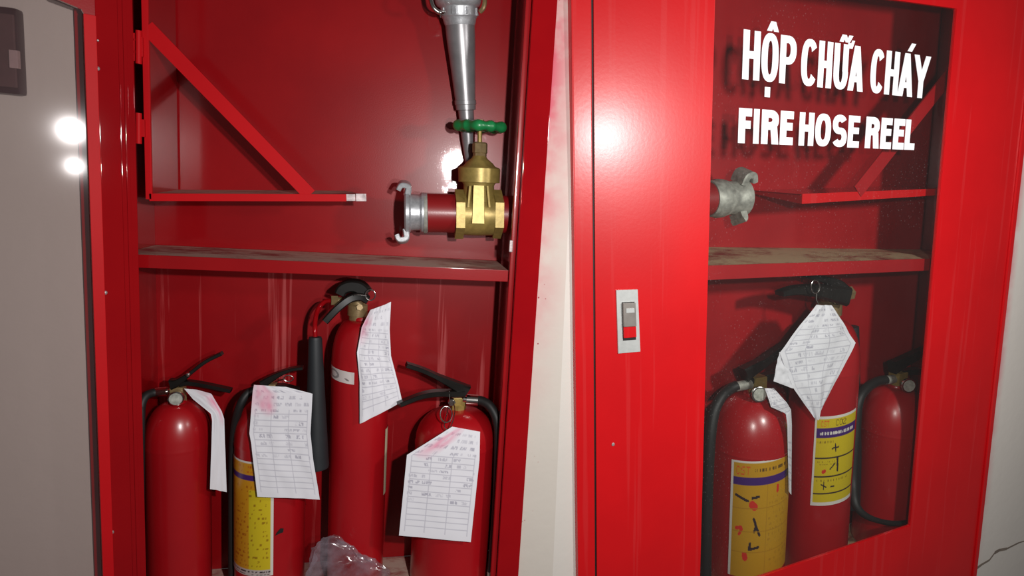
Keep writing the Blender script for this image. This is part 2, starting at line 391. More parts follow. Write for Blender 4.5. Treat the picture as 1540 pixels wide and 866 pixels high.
def label_e2(u, v):          # u from the front edge (0) round to the back (1)
    if u < 0.035 or v < 0.018: return WHT
    if v > 0.945: return (0.5, 0.42, 0.40) if not dashes(u, v, 0, 0.95, 1, 1, 2, 3) else BLK
    if 0.115 < v < 0.165: return PUR
    base = YEL if (u < 0.33 and v > 0.24) else ORA
    if v < 0.115 and dashes(u, v, 0.05, 0.03, 1, 0.11, 2, 4, 0.35): return (0.5, 0.10, 0.01)
    if v > 0.2 and dashes(u, v, 0.06, 0.2, 1, 0.93, 19, 1, 0.30): return (0.33, 0.18, 0.004) if base == YEL else (0.40, 0.12, 0.004)
    return base
def label_r1(u, v):
    if u < 0.035 or v < 0.02: return WHT
    base = Vector((0.54, 0.28, 0.010))
    if 0.135 < v < 0.205: return PUR
    if v < 0.135:
        if glyphs('CST', u, v, 0.07, 0.045, 0.055, 0.07): return (0.62, 0.10, 0.01)
        if 0.32 < u < 0.9 and 0.055 < v < 0.10 and dashes(u, v, 0.32, 0.055, 0.9, 0.10, 1, 9, 0.5): return (0.12, 0.06, 0.01)
        return base
    if abs(u - 0.50) < 0.006 or any(abs(v - q) < 0.004 for q in (0.40, 0.60, 0.78)): return (0.42, 0.20, 0.008)
    for s in ((0.08, 0.29, 0.24, 0.335), (0.30, 0.31, 0.38, 0.30), (0.33, 0.49, 0.36, 0.55), (0.36, 0.55, 0.34, 0.60), (0.36, 0.55, 0.41, 0.63), (0.29, 0.70, 0.28, 0.755), (0.28, 0.755, 0.40, 0.735)):
        if seg(u, v, *s, 0.016): return BLK
    if seg(u, v, 0.30, 0.365, 0.33, 0.385, 0.045) or seg(u, v, 0.22, 0.80, 0.23, 0.83, 0.034) or seg(u, v, 0.10, 0.575, 0.16, 0.565, 0.022) or seg(u, v, 0.17, 0.58, 0.14, 0.625, 0.018) or seg(u, v, 0.66, 0.235, 0.66, 0.28, 0.02): return RED_
    if dashes(u, v, 0.53, 0.30, 0.95, 0.93, 14, 2, 0.36): return (0.44, 0.22, 0.01)
    return base
def label_rco(u, v):
    if u < 0.04 or v < 0.03 or v > 0.965: return WHT
    base = Vector(YEL)
    if 0.13 < v < 0.235:
        return WHT if (0.10 < u < 0.9 and 0.155 < v < 0.215 and dashes(u, v, 0.08, 0.15, 0.95, 0.22, 1, 3, 0.62)) else PUR
    if v < 0.13:
        if glyphs('CST', u, v, 0.12, 0.05, 0.05, 0.06): return (0.7, 0.16, 0.01)
        if glyphs('CO2', u, v, 0.42, 0.045, 0.07, 0.07): return (0.10, 0.06, 0.01)
        return base
    if any(abs(v - q) < 0.008 for q in (0.46, 0.67, 0.86)): return BLK
    if seg(u, v, 0.22, 0.615, 0.25, 0.61, 0.03): return RED_
    for s in ((0.50, 0.47, 0.52, 0.62), (0.52, 0.47, 0.53, 0.62), (0.20, 0.76, 0.30, 0.79), (0.25, 0.74, 0.25, 0.81), (0.40, 0.79, 0.47, 0.79), (0.44, 0.31, 0.46, 0.40), (0.38, 0.36, 0.52, 0.35), (0.36, 0.59, 0.46, 0.53)):
        if seg(u, v, *s, 0.012): return BLK
    if dashes(u, v, 0.08, 0.26, 0.4, 0.31, 1, 5, 0.5) or dashes(u, v, 0.08, 0.49, 0.45, 0.55, 2, 6, 0.4) or dashes(u, v, 0.08, 0.69, 0.8, 0.74, 1, 7, 0.4): return (0.30, 0.2, 0.01)
    return base
def label_sticker(u, v):
    if 0.02 < u < 0.98 and math.hypot((u - 0.34) * 1.6, (v - 0.5)) < 0.36 and math.hypot((u - 0.34) * 1.6, (v - 0.5)) > 0.22: return (0.30, 0.27, 0.27)
    if seg(u, v, 0.78, 0.62, 0.83, 0.75, 0.045) or seg(u, v, 0.12, 0.3, 0.13, 0.75, 0.02): return (0.25, 0.2, 0.2)
    return (0.70, 0.62, 0.60)
# ------------------------------------------------------------------ walls
def slab_with_hole(x0, x1a, x1b, z0, z1, h, y, thick):   # right edge runs from x1a (bottom) to x1b (top); h = hole (x0,x1,z0,z1)
    mb = MB()
    out = [(x0, z0), (x1a, z0), (x1b, z1), (x0, z1)]; inn = [(h[0], h[2]), (h[1], h[2]), (h[1], h[3]), (h[0], h[3])]
    for yy in (y, y + thick):
        mb.add([(x, yy, z) for x, z in out + inn], [(0, 1, 5, 4), (1, 2, 6, 5), (2, 3, 7, 6), (3, 0, 4, 7)])
    fs = []
    for q in (0, 4):
        for i in range(4): fs.append((q + i, q + (i + 1) % 4, 8 + q + (i + 1) % 4, 8 + q + i))
    mb.f += fs
    return mb
W, D, FR = 0.70, 0.181, 0.0476            # left cabinet: inner width, depth, face frame
ZF, ZT = -0.712, 0.76
_n = TR.to_3x3() @ Vector((0, 1, 0)); _c = _n.dot(TR @ Vector((0, 0.006, 0)))
def corner(z): return Vector(((_c - _n.y * 0.006 - _n.z * z) / _n.x, 0.006, z))        # the line where the two walls meet
wl = obj('wall_left', slab_with_hole(-1.4, corner(-1.5).x, corner(1.2).x, -1.5, 1.2, (-0.02, W + 0.02, ZF - 0.03, ZT + 0.03), 0.006, 0.22), M['wall_l'], a='L', smooth=False); wl['kind'] = 'structure'
WI0, WI1, DR = -0.2876, 1.0853, 0.27
RZF, RZT = -0.985, 0.92
mbw = MB()
_b, _t = TR.inverted() @ corner(-1.5), TR.inverted() @ corner(1.2)
out = [(_b.x, _b.z), (2.4, _b.z), (2.4, _t.z), (_t.x, _t.z)]; h = (WI0 - 0.02, WI1 + 0.015, -1.22, 0.975)
inn = [(h[0], h[2]), (h[1], h[2]), (h[1], h[3]), (h[0] + 0.04, h[3])]
for yy in (0.006, 0.30): mbw.add([(x, yy, z) for x, z in out + inn], [(0, 1, 5, 4), (1, 2, 6, 5), (2, 3, 7, 6), (3, 0, 4, 7)])
for q in (0, 4):
    for i in range(4): mbw.f.append((q + i, q + (i + 1) % 4, 8 + q + (i + 1) % 4, 8 + q + i))
wr = obj('wall_right', mbw, M['wall_r'], a='R', smooth=False); wr['kind'] = 'structure'
# cracked patch of plaster low on the right wall
mb = MB(); pts = [PR(x, y, 0.0055) for x, y in ((1462, 862), (1468, 855), (1476, 849), (1488, 842), (1496, 831), (1503, 827), (1514, 825), (1524, 820), (1532, 816), (1545, 812), (1560, 800))]
for i, (p, q) in enumerate(zip(pts, pts[1:])):
    wd = (0.006, 0.005, 0.004, 0.003, 0.006, 0.005, 0.003, 0.003, 0.002, 0.002)[i]
    n_ = Vector((-(q - p).z, 0, (q - p).x)).normalized() * wd
    mb.prism([p + n_, p - n_, q - n_ * 0.9, q + n_ * 0.9], (0, -0.0006, 0))
ck = obj('plaster_crack', mb, M['crack'], wr); 
ck.location = (0, 0, 0)
# ------------------------------------------------------------------ LEFT CABINET
cab = thing('fire_cabinet', 'deep red fire cabinet standing open, four extinguishers below its shelf and a brass valve above', 'cabinet', 'L', (W / 2, D / 2, ZF))
T = 0.012
def panel(name, lo, hi, m, parent=cab, bev=0.001): 
    mb = MB(); mb.box(lo, hi, bev); return obj(name, mb, m, parent)
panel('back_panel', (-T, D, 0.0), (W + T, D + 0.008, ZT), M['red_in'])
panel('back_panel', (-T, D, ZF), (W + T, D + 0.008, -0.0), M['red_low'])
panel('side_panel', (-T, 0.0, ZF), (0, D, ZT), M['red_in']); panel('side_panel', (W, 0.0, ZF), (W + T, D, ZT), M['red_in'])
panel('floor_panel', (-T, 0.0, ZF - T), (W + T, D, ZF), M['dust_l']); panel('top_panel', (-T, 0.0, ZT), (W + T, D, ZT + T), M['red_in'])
# face frame, mitred pieces standing a little proud of the wall
ZB = ZF - FR - 0.004
for nm, lo, hi in (('frame_stile', (-FR, -0.004, ZB), (-0.0005, 0.02, ZT + FR)), ('frame_stile', (W + 0.0005, -0.004, ZB), (W + FR, 0.02, ZT + FR)),
                   ('frame_rail', (0, -0.004, ZB), (W, 0.02, ZF - 0.002)), ('frame_rail', (0, -0.004, ZT + 0.002), (W, 0.02, ZT + FR))):
    panel(nm, lo, hi, M['red_trim'], bev=0.002)
lip = panel('door_stop', (W - 0.012, 0.004, ZF + 0.001), (W - 0.0005, 0.016, ZT - 0.001), M['red_in'], bev=0.003)   # return edge inside the right stile
cat = MB(); cat.box(PL(768, 376, 0.0) + Vector((-0.004, -0.006, -0.004)), PL(768, 364, 0.0) + Vector((0.004, 0.004, 0.004)), 0.002)
lab(obj('latch_catch', cat, M['bare'], cab), 'chipped pale metal catch on the inner edge')
# shelf with a folded front lip
mb = MB(); mb.box((0.001, 0.012, -0.004), (W - 0.013, D - 0.001, 0.0), 0)
sh = obj('shelf', mb, M['dust_l'], cab)
mb = MB(); mb.box((0.001, 0.008, -0.0225), (W - 0.013, 0.012, 0.0008), 0.0008); obj('shelf_lip', mb, M['red_in'], sh)
# swing rack of bent strip: end plate, tray with lip, one diagonal brace, hinge lugs
rx = 0.0435
Rk = obj('hose_rack', (lambda m: (m.box((rx - 0.002, 0.032, 0.094), (rx + 0.001, 0.174, 0.70), 0.0006), m)[1])(MB()), M['red_in'], cab)
mb = MB(); mb.box((rx - 0.005, 0.026, 0.097), (rx + 0.005, 0.032, 0.70), 0.001); obj('rack_post', mb, M['red_strip'], Rk)
tl, tr_ = PL(225, 291.5, 0.03), PL(551, 293, 0.03)
ang = math.atan2(tr_.z - tl.z, tr_.x - tl.x)
rackM = Matrix.Translation(Vector((rx, 0, tl.z))) @ Matrix.Rotation(-ang, 4, 'Y')
Lr = (tr_ - tl).length
mb = MB(); mb.prism([rackM @ Vector(q) for q in ((0, 0.03, 0), (Lr, 0.03, 0), (Lr - 0.05, 0.174, 0.006), (0, 0.174, 0.006))], (0, 0, -0.002)); obj('rack_tray', mb, M['dust_l'], Rk)
mb = MB(); mb.box((0, 0.026, -0.0125), (Lr - 0.036, 0.030, 0.001), 0.0008, rackM); obj('rack_lip', mb, M['red_strip'], Rk)
mb = MB(); mb.box((Lr - 0.036, 0.0265, -0.0115), (Lr - 0.020, 0.0300, 0.0012), 0.0005, rackM); mb.box((Lr - 0.019, 0.0262, -0.0120), (Lr, 0.030, 0.0022), 0.0005, rackM)
lab(obj('worn_lip_end', mb, M['bare'], Rk), 'bare worn metal end of the rack lip')
a1, a2 = PL(220, 40, 0.027), PL(466, 293, 0.027)
mb = MB(); d = (a2 - a1).normalized(); nrm = Vector((-d.z, 0, d.x)) * 0.0125
mb.prism([a1 + nrm, a1 - nrm, a2 - nrm * 0.96, a2 + nrm * 0.96], (0, 0.004, 0)); obj('rack_brace', mb, M['red_strip'], Rk)
for y0, y1 in ((46, 96), (170, 216)):
    p, q = PL(208.5, y1, 0.022), PL(208.5, y0, 0.022)
    mb = MB(); mb.rod(p, q, 0.0048, n=14); mb.box((0.0, 0.024, p.z + 0.004), (p.x, 0.028, q.z - 0.004), 0.0008); mb.box((p.x - 0.001, 0.020, p.z + 0.012), (rx - 0.002, 0.026, q.z - 0.010), 0.0008)
    zm = (p.z + q.z) / 2
    for zz in (zm - 0.008, zm + 0.012): mb.lathe((0.030, 0.0245, zz), (0, -1, 0), [(0, 0.0035), (0.002, 0.003), (0.003, 0.001)], 10)
    obj('rack_hinge', mb, M['red_strip'], Rk)
# open door, swung well round to the left
DA = math.radians(27.63); dv = Vector((-math.cos(DA), -math.sin(DA), 0)); dn = Vector((math.sin(DA), -math.cos(DA), 0))
H0 = Vector((0.0404, -0.0145, 0))
def DP(px, py):                           # (u along the door, z) of a point of the photograph
    o, dd = ray('L', px, py)
    det = dd.x * (-dv.y) - (-dv.x) * dd.y
    rx_, ry_ = H0.x - o.x, H0.y - o.y
    s = (rx_ * (-dv.y) - (-dv.x) * ry_) / det
    p = o + dd * s; return (p - H0).dot(dv), p.z
dm = Matrix(((dv.x, dn.x, 0, H0.x), (dv.y, dn.y, 0, H0.y), (0, 0, 1, 0), (0, 0, 0, 1)))   # door space: u, out, z
U0, U1 = DP(156, 433)[0], DP(139, 433)[0]
GT = DP(100, 3)[1] + 0.02; DW = 0.74; ZD0, ZD1 = ZF - 0.01, ZT
mb = MB()
mb.box((0.0, -0.0095, ZD0), (U0, 0.0, ZD1), 0.002, dm)
mb.box((U0 + 0.0, -0.0095, GT + 0.012), (DW, 0.0, ZD1), 0.002, dm)
mb.box((U0, -0.0095, ZD0), (DW, 0.0, ZF + 0.07), 0.002, dm); mb.box((DW - 0.10, -0.0095, ZF + 0.07), (DW, 0.0, GT + 0.012), 0.002, dm)
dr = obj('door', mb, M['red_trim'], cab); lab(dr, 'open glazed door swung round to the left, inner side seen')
mb = MB(); mb.box((0.009, 0.0, ZD0 + 0.004), (0.0145, 0.0022, ZD1 - 0.004), 0.0008, dm); mb.box((0.019, 0.0, ZD0 + 0.004), (0.021, 0.0014, ZD1 - 0.004), 0.0005, dm); obj('stile_fold', mb, M['red_trim'], dr)
mb = MB(); mb.box((U0 - 0.001, -0.006, ZF + 0.066), (U1, 0.006, DP(131, 22)[1]), 0.0012, dm); lab(obj('glazing_strip', mb, M['red_strip'], dr), 'bright red strip holding the glass along the hinge stile')
mb = MB(); mb.box((U1 - 0.004, -0.0085, ZF + 0.072), (DW - 0.102, -0.0045, GT + 0.010), 0, dm); lab(obj('glass_pane', mb, M['glass_l'], dr), 'dusty glass pane with a glare of flash at its edge')
g = [DP(128, 24), DP(122, 14), DP(86, -1)]
mb = MB(); mb.prism([dm @ Vector((u, -0.0055, z)) for u, z in (g[0], g[1], g[2], (g[2][0] + 0.03, g[2][1] + 0.02), (g[2][0] + 0.03, g[2][1] + 0.06), (U0, g[2][1] + 0.06), (U0, g[0][1]))], dn * 0.008); obj('corner_gusset', mb, M['red_in'], dr)
for x, y in ((146.5, 103), (158, 440), (168, 800), (147, 61)):
    u, z = DP(x, y); mb = MB(); mb.lathe(dm @ Vector((u, 0, z)), dn, [(0, 0.0036 if y != 61 else 0.002), (0.0018, 0.0032 if y != 61 else 0.0018), (0.003, 0.0012)], 12); obj('screw', mb, M['bare'], dr)
# ------------------------------------------------------------------ box on the wall behind the door glass
lo, hi = PL(-42, 138, 0.006), PL(37, 17, 0.006)
bx = thing('wall_box', 'dark maroon box on the wall seen through the dusty glass of the open door', 'alarm box', 'L', ((lo.x + hi.x) / 2, 0.004, lo.z))
mb = MB(); mb.box((lo.x, -0.016, lo.z), (hi.x, 0.006, hi.z), 0.006); obj('housing', mb, M['maroon'], bx)
q0, q1 = PL(-20, 128, -0.018), PL(21, 22, -0.018)
mb = MB(); mb.box((q0.x, -0.020, q0.z), (q1.x, -0.0155, q1.z), 0.003); obj('cover', mb, M['maroon_light'], bx)
q0, q1 = PL(15, 102, -0.022), PL(27, 76, -0.022)
mb = MB(); mb.box((q0.x, -0.024, q0.z), (q1.x, -0.0155, q1.z), 0.001); lab(obj('sticker', mb, M['pale'], bx), 'small pale label on the box')
# ------------------------------------------------------------------ brass valve on a red stub pipe, aluminium coupling
yv = 0.09
pA, pB = PL(640, 320, yv), PL(775, 323, yv); pB.x = W + 0.004
ax = (pB - pA).normalized()
val = thing('hydrant_valve', 'brass gate valve with green handwheel on a red pipe with aluminium hose coupling', 'valve', 'L', pA)
rp = (PL(660, 290, yv) - PL(660, 349, yv)).length / 2 * 0.985
mb = MB(); mb.rod(pA, pB, rp, n=40); obj('pipe', mb, M['red_pipe'], val)
def along(px, y=yv): return PL(px, 320.5, y)
cl = PL(608, 319, yv); sc = 0.00138
mb = MB(); mb.lathe(cl, ax, [(0, 0.020), (0.0, 0.041), (0.003, 0.0445), (0.009, 0.0445), (0.012, 0.040), (0.013, 0.037), (0.030, 0.0362), (0.034, 0.0405), (0.044, 0.0405), (0.046, 0.038)], 40)
cpl = obj('hose_coupling', mb, M['alu'], val); lab(cpl, 'cast aluminium coupling with two hooked lugs')
for sgn in (1, -1):
    u = Vector((0, -0.25, sgn)).normalized(); b0 = cl + ax * 0.004 + u * 0.036; mb = MB()
    t1 = b0 + u * 0.018 + ax * 0.002; t2 = t1 + u * 0.004 - ax * 0.013; t3 = t2 - ax * 0.006 - u * 0.010
    mb.bar([b0, t1, t2, t3], 0.026, lambda f: 0.0125 - 0.003 * f, ax.cross(u)); obj('lug', mb, M['alu'], cpl)
mb = MB(); mb.lathe(along(637), ax, [(0, 0.012), (0, rp + 0.002), (0.006, rp + 0.002), (0.008, rp - 0.001)], 36); obj('collar', mb, M['alu_dull'], cpl)
# valve body
vb, vt = PL(719, 351, yv), PL(721.5, 188, yv); va = (vt - vb).normalized()
def VP(px, py, y=yv): return PL(px, py, y)
rb = 0.030
mb = MB()
c0 = VP(719.5, 322)
mb.lathe(vb + va * 0.002, va, [(0, 0.004), (0.003, 0.020), (0.010, 0.0290), (0.022, 0.0345), (0.045, 0.0365), (0.070, 0.0355), (0.086, 0.0315), (0.098, 0.0315), (0.106, 0.036)], 36)
mb.lathe(VP(694, 322), ax, [(0, 0.030), (0.001, 0.0425), (0.010, 0.0432), (0.034, 0.0440), (0.058, 0.0432), (0.066, 0.0425), (0.067, 0.030)], 44)
body = obj('valve_body', mb, M['brass'], val)
for px in (684, 741):
    s = VP(px, 322); mb = MB(); mb.hexa(s, ax, 0.0510, 0.0175, rot=0.0); obj('hex_end', mb, M['brass'], body)
mb = MB(); f0 = VP(719, 336, yv - 0.0445); f1 = VP(720, 279, yv - 0.0395)
mb.bar([f0, (f0 + f1) / 2, f1], lambda f: 0.026 - 0.004 * f, 0.006, ax); obj('body_rib', mb, M['brass'], body)
for px in (704, 736):
    mb = MB(); f0 = VP(px, 312, yv - 0.043); f1 = VP(px + (3 if px < 719 else -3), 280, yv - 0.034); mb.bar([f0, f1], 0.005, 0.006, ax); obj('body_rib', mb, M['brass'], body)
fl = VP(720.5, 275); zt = (VP(720.5, 252) - fl).length
mb = MB(); mb.lathe(fl, va, [(0, 0.032), (0.001, 0.042), (zt * 0.45, 0.0432), (zt * 0.52, 0.0415), (zt * 0.56, 0.0432), (zt * 0.95, 0.0425), (zt, 0.040), (zt + 0.004, 0.034), (zt + 0.012, 0.027), (zt + 0.020, 0.018)], 10)
mb2 = MB(); mb2.lathe(fl, va, [(0, 0.030), (0.001, 0.0425), (zt - 0.002, 0.0432), (zt, 0.041), (zt + 0.003, 0.033), (zt + 0.010, 0.027), (zt + 0.018, 0.017), (zt + 0.024, 0.013)], 36); obj('bonnet', mb2, M['brass'], val)
gl0, gl1 = VP(721.5, 240), VP(721.5, 214); Lg = (gl1 - gl0).length
mb = MB(); mb.lathe(gl0, va, [(0, 0.012), (0.001, 0.0140), (Lg * 0.35, 0.0140), (Lg * 0.4, 0.0155), (Lg * 0.92, 0.0155), (Lg, 0.013)], 8); obj('gland_nut', mb, M['oldbrass'], val)
mb = MB(); mb.rod(gl1 - va * 0.004, vt + va * 0.006, 0.0048, n=14); obj('stem', mb, M['brass'], val)
# handwheel: lobed rim, five spokes, hub
wc = VP(722.5, 190.5); tilt = (va + Vector((0.0, -0.03, 0))).normalized(); d_, u_, v_ = frame_of(tilt); RWh = 0.0425
mb = MB(); mb.tube([wc + (u_ * math.cos(t) + v_ * math.sin(t)) * (RWh + 0.003 * math.cos(5 * t)) for t in [2 * math.pi * k / 40 for k in range(40)]], lambda f: 0.0102 + 0.0016 * math.cos(2 * math.pi * f * 10), 12, True, 2)
hw = obj('handwheel', mb, M['green'], val); lab(hw, 'green lobed handwheel')
mb = MB()
for k in range(5):
    t = 2 * math.pi * k / 5 + 0.2; e = u_ * math.cos(t) + v_ * math.sin(t); mb.bar([wc + e * 0.004, wc + e * (RWh - 0.004)], 0.009, 0.007, e.cross(tilt))
mb.lathe(wc - tilt * 0.009, tilt, [(0, 0.008), (0.001, 0.011), (0.017, 0.010), (0.018, 0.007)], 16); obj('wheel_spokes', mb, M['green'], hw)
mb = MB(); mb.hexa(wc + tilt * 0.008, tilt, 0.0075, 0.006); obj('wheel_nut', mb, M['oldbrass'], hw)
# ------------------------------------------------------------------ hose nozzle hanging on the back panel
n0, n1 = PL(690, 12, 0.128), PL(706.5, 246, 0.158); na = (n1 - n0).normalized(); NL = (n1 - n0).length
def nd(py): return (PL(690 + (py - 12) / 234 * 16.5, py, 0.128 + 0.03 * (py - 12) / 234) - n0).dot(na)
noz = thing('hose_nozzle', 'grey metal fire hose nozzle hanging point down behind the green handwheel', 'nozzle', 'L', n0)
mb = MB(); mb.lathe(n0, na, [(nd(38), 0.027), (nd(39), 0.0300), (nd(60), 0.0292), (nd(100), 0.0256), (nd(150), 0.0212), (nd(152), 0.0215)], 36); obj('barrel', mb, M['barrel'], noz)
mb = MB(); mb.lathe(n0, na, [(nd(150), 0.020), (nd(151), 0.0225), (nd(157), 0.0225), (nd(158), 0.0212), (nd(165), 0.0205), (nd(166), 0.017)], 36); obj('collar', mb, M['barrel'], noz)
mb = MB(); mb.lathe(n0, na, [(nd(165), 0.0165), (nd(190), 0.0155), (nd(220), 0.0125), (NL, 0.0098)], 30); obj('tip', mb, M['barrel'], noz)
mb = MB(); mb.lathe(n0, na, [(nd(-14), 0.046), (nd(-2), 0.047), (nd(4), 0.0465), (nd(9), 0.043), (nd(11), 0.0385), (nd(13), 0.037), (nd(26), 0.0365), (nd(28), 0.034), (nd(34), 0.0325), (nd(39), 0.030)], 40)
cu = obj('nozzle_coupling', mb, M['alu'], noz)
for k in range(8):
    t = 2 * math.pi * k / 8 + 0.35; d_, u_, v_ = frame_of(na); e = u_ * math.cos(t) + v_ * math.sin(t); mb = MB()
    mb.bar([n0 + na * nd(14) + e * 0.037, n0 + na * nd(25) + e * 0.0375], 0.009, 0.004, e.cross(na)); obj('coupling_tooth', mb, M['alu'], cu)
mb = MB(); mb.tube([PL(646, -14, 0.10), PL(647, -4, 0.095), PL(650, 8, 0.09), PL(655, 15, 0.09), PL(662, 19, 0.092), PL(668, 19, 0.098)], 0.0046, 12); lab(obj('locking_lug', mb, M['chrome'], cu), 'bright bent lug at the side of the coupling')
mb = MB(); mb.tube([PL(728, -6, 0.10), PL(729, 3, 0.095), PL(727, 12, 0.095), PL(722, 18, 0.1)], 0.0045, 10); obj('locking_lug', mb, M['oldbrass'], cu)
mb = MB(); cp = n0 + na * nd(80); mb.box((cp.x - 0.012, cp.y + 0.018, cp.z - 0.01), (cp.x + 0.012, D, cp.z + 0.01), 0.001); mb.box((cp.x - 0.020, cp.y + 0.022, cp.z - 0.008), (cp.x + 0.020, cp.y + 0.026, cp.z + 0.008), 0.001); obj('wall_clip', mb, M['red_in'], noz)
# ------------------------------------------------------------------ extinguishers
def cyl_fit(a, x0, x1, row, yc):
    o, _ = ray(a, 0, 0); az = []
    for px in (x0, x1):
        _, dd = ray(a, px, row); az.append(math.atan2(dd.x, dd.y))
    m_, h_ = (az[0] + az[1]) / 2, (az[1] - az[0]) / 2; r_ = (yc - o.y) / math.cos(m_)
    return o.x + r_ * math.sin(m_), yc, r_ * math.sin(h_)
GX = 'fire extinguishers on the cabinet floor'
def tank(t, cx, cy, r, z0, zw, zn, rn=0.016, shoulder=1.0, steel_m=None):
    H = zn - zw; mb = MB(); prof = [(0, r * 0.86), (0.002, r * 0.95), (0.008, r * 0.97), (0.012, r)]
    base = z0
    prof += [(zw - base - 0.014, r), (zw - base - 0.010, r * 1.012), (zw - base - 0.005, r * 1.012), (zw - base - 0.002, r)]
    for k in range(1, 13):
        q = k / 12 * math.pi / 2; rr = rn + (r - rn) * math.cos(q) ** shoulder; prof.append((zw - base + H * 0.97 * math.sin(q), rr))
    prof += [(zn - base, rn), (zn - base + 0.004, rn * 0.9)]
    mb.lathe((cx, cy, base), (0, 0, 1), prof, 56); return obj('cylinder', mb, M['red_tank'], t)
def label_on(cyl, a, cx, cy, r, z0, z1, th0, th1, paint, nu=70, nv=110, slope=0.0, name='label'):
    def pos(u, v):
        th = th0 + (th1 - th0) * u; return Vector((cx + math.cos(th) * r, cy + math.sin(th) * r, z1 + (z0 - z1) * v + slope * u))
    return grid_obj(name, nu, nv, pos, paint, M['label'], cyl)
def gauge(t, p, nrm, r):
    nrm = Vector(nrm).normalized(); mb = MB(); mb.lathe(Vector(p), nrm, [(0, r * 0.7), (0.001, r), (0.008, r), (0.0095, r * 0.86)], 28); g_ = obj('gauge', mb, M['chrome'], t)
    mb = MB(); mb.lathe(Vector(p) + nrm * 0.0086, nrm, [(0, r * 0.84), (0.0012, r * 0.80), (0.0018, r * 0.4)], 28); obj('gauge_dial', mb, M['gauge_glass'], g_); return g_
def bar_part(name, t, pts, wid, hgt, m, side=(0, 1, 0)):
    mb = MB(); mb.bar(pts, wid, hgt, side); return obj(name, mb, m, t)
def tube_part(name, t, pts, r, m, n=14, closed=False):
    mb = MB(); mb.tube(pts, r, n, closed); return obj(name, mb, m, t)
def valve_block(t, lo, hi, m):
    mb = MB(); lo, hi = Vector(lo), Vector(hi); c = (lo + hi) / 2
    mb.box((lo.x, lo.y, lo.z + (hi.z - lo.z) * 0.35), hi, 0.003); mb.lathe((c.x, c.y, lo.z), (0, 0, 1), [(0, (hi.x - lo.x) * 0.62), ((hi.z - lo.z) * 0.45, (hi.x - lo.x) * 0.62), ((hi.z - lo.z) * 0.5, (hi.x - lo.x) * 0.4)], 8)
    return obj('valve', mb, m, t)
# --- first from the left
a = 'L'
cx, cy, r = cyl_fit(a, 217, 318, 700, 0.09)
e1 = thing('fire_extinguisher', 'leftmost plain red extinguisher with round gauge and lever raised to the right', 'extinguisher', a, (cx, cy, ZF), GX)
tank(e1, cx, cy, r, ZF, PL(267, 660, cy).z, PL(267, 603, cy).z)
vz = PL(267, 602, cy).z
valve_block(e1, (cx - 0.011, cy - 0.012, vz - 0.004), (cx + 0.013, cy + 0.012, vz + 0.030), M['oldbrass'])
gauge(e1, PL(265.5, 598, cy - 0.016), (0.15, -1, 0.05), 0.0140)
bar_part('squeeze_lever', e1, [PL(258, 577, 0.085), PL(268, 574, 0.085), PL(285, 562, 0.085), PL(310, 543, 0.085), PL(334, 531, 0.085)], lambda f: 0.022 - 0.006 * f, lambda f: 0.021 - 0.026 * f if f < 0.55 else 0.0068, M['black'])
bar_part('carry_handle', e1, [PL(272, 577, 0.085), PL(284, 575, 0.085), PL(305, 578, 0.085), PL(330, 583, 0.085), PL(348, 587, 0.085)], 0.018, lambda f: 0.0085 - 0.001 * f, M['black'])
mb = MB(); mb.lathe(PL(283, 563, 0.073), (0, -1, 0), [(0, 0.004), (0.004, 0.0035), (0.005, 0.001)], 12); obj('safety_pin', mb, M['chrome'], e1)
hs = tube_part('hose', e1, [PL(236, 590, 0.085), PL(228, 591, 0.08), PL(219, 596, 0.07), PL(213, 610, 0.06), PL(212, 640, 0.05), PL(211.5, 760, 0.046), PL(211.5, 900, 0.046)], lambda f: 0.0082 - 0.002 * f, M['rubber'])
mb = MB(); mb.rod(PL(255, 588.5, 0.085), PL(251, 588.5, 0.085), 0.0042); mb.rod(PL(252, 588.5, 0.085), PL(234, 590, 0.085), 0.0088); obj('ferrule', mb, M['chrome'], hs)
# --- second: yellow label
cx, cy, r = cyl_fit(a, 352, 459, 780, 0.095)
e2 = thing('fire_extinguisher', 'red extinguisher with yellow label, half hidden by the paper tag beside the black horn', 'extinguisher', a, (cx, cy, ZF), GX)
zw2 = PL(400, 655, cy).z
t2 = tank(e2, cx, cy, r, ZF, zw2, PL(405, 596, cy).z)
p_, th0 = cylhit(a, 411.5, 760, cx, cy, r + 0.0006); zt_ = cylhit(a, 400, 695, cx, cy, r)[0].z
label_on(t2, a, cx, cy, r + 0.0007, cylhit(a, 400, 866, cx, cy, r)[0].z, zt_, th0, th0 - math.radians(118), label_e2, 70, 150)
p_, thd = cylhit(a, 421, 800, cx, cy, r + 0.0008)
mb = MB(); dd = Vector((math.cos(thd), math.sin(thd), 0)); e_ = Vector((-dd.y, dd.x, 0))
mb.prism([p_ + e_ * -0.009 + Vector((0, 0, -0.005)), p_ + e_ * -0.002 + Vector((0, 0, -0.003)), p_ + e_ * 0.006 + Vector((0, 0, -0.002)), p_ + e_ * 0.007 + Vector((0, 0, 0.006)), p_ + e_ * 0.001 + Vector((0, 0, 0.008)), p_ + e_ * -0.006 + Vector((0, 0, 0.001))], dd * 0.0006); lab(obj('chipped_paint', mb, M['dark_slot'], t2), 'small dark chip in the paint')
vz = PL(405, 597, cy).z; vx = PL(405, 580, cy).x
valve_block(e2, (vx - 0.012, cy - 0.012, vz - 0.004), (vx + 0.014, cy + 0.012, vz + 0.030), M['oldbrass'])
bar_part('squeeze_lever', e2, [PL(396, 577, 0.09), PL(404, 571, 0.09), PL(420, 562, 0.09), PL(438, 555, 0.09), PL(456, 552.5, 0.09)], lambda f: 0.022 - 0.005 * f, lambda f: 0.019 - 0.018 * f if f < 0.7 else 0.0065, M['black'])
bar_part('carry_handle', e2, [PL(400, 582, 0.09), PL(425, 580, 0.095), PL(450, 586, 0.1)], 0.018, 0.007, M['black'])
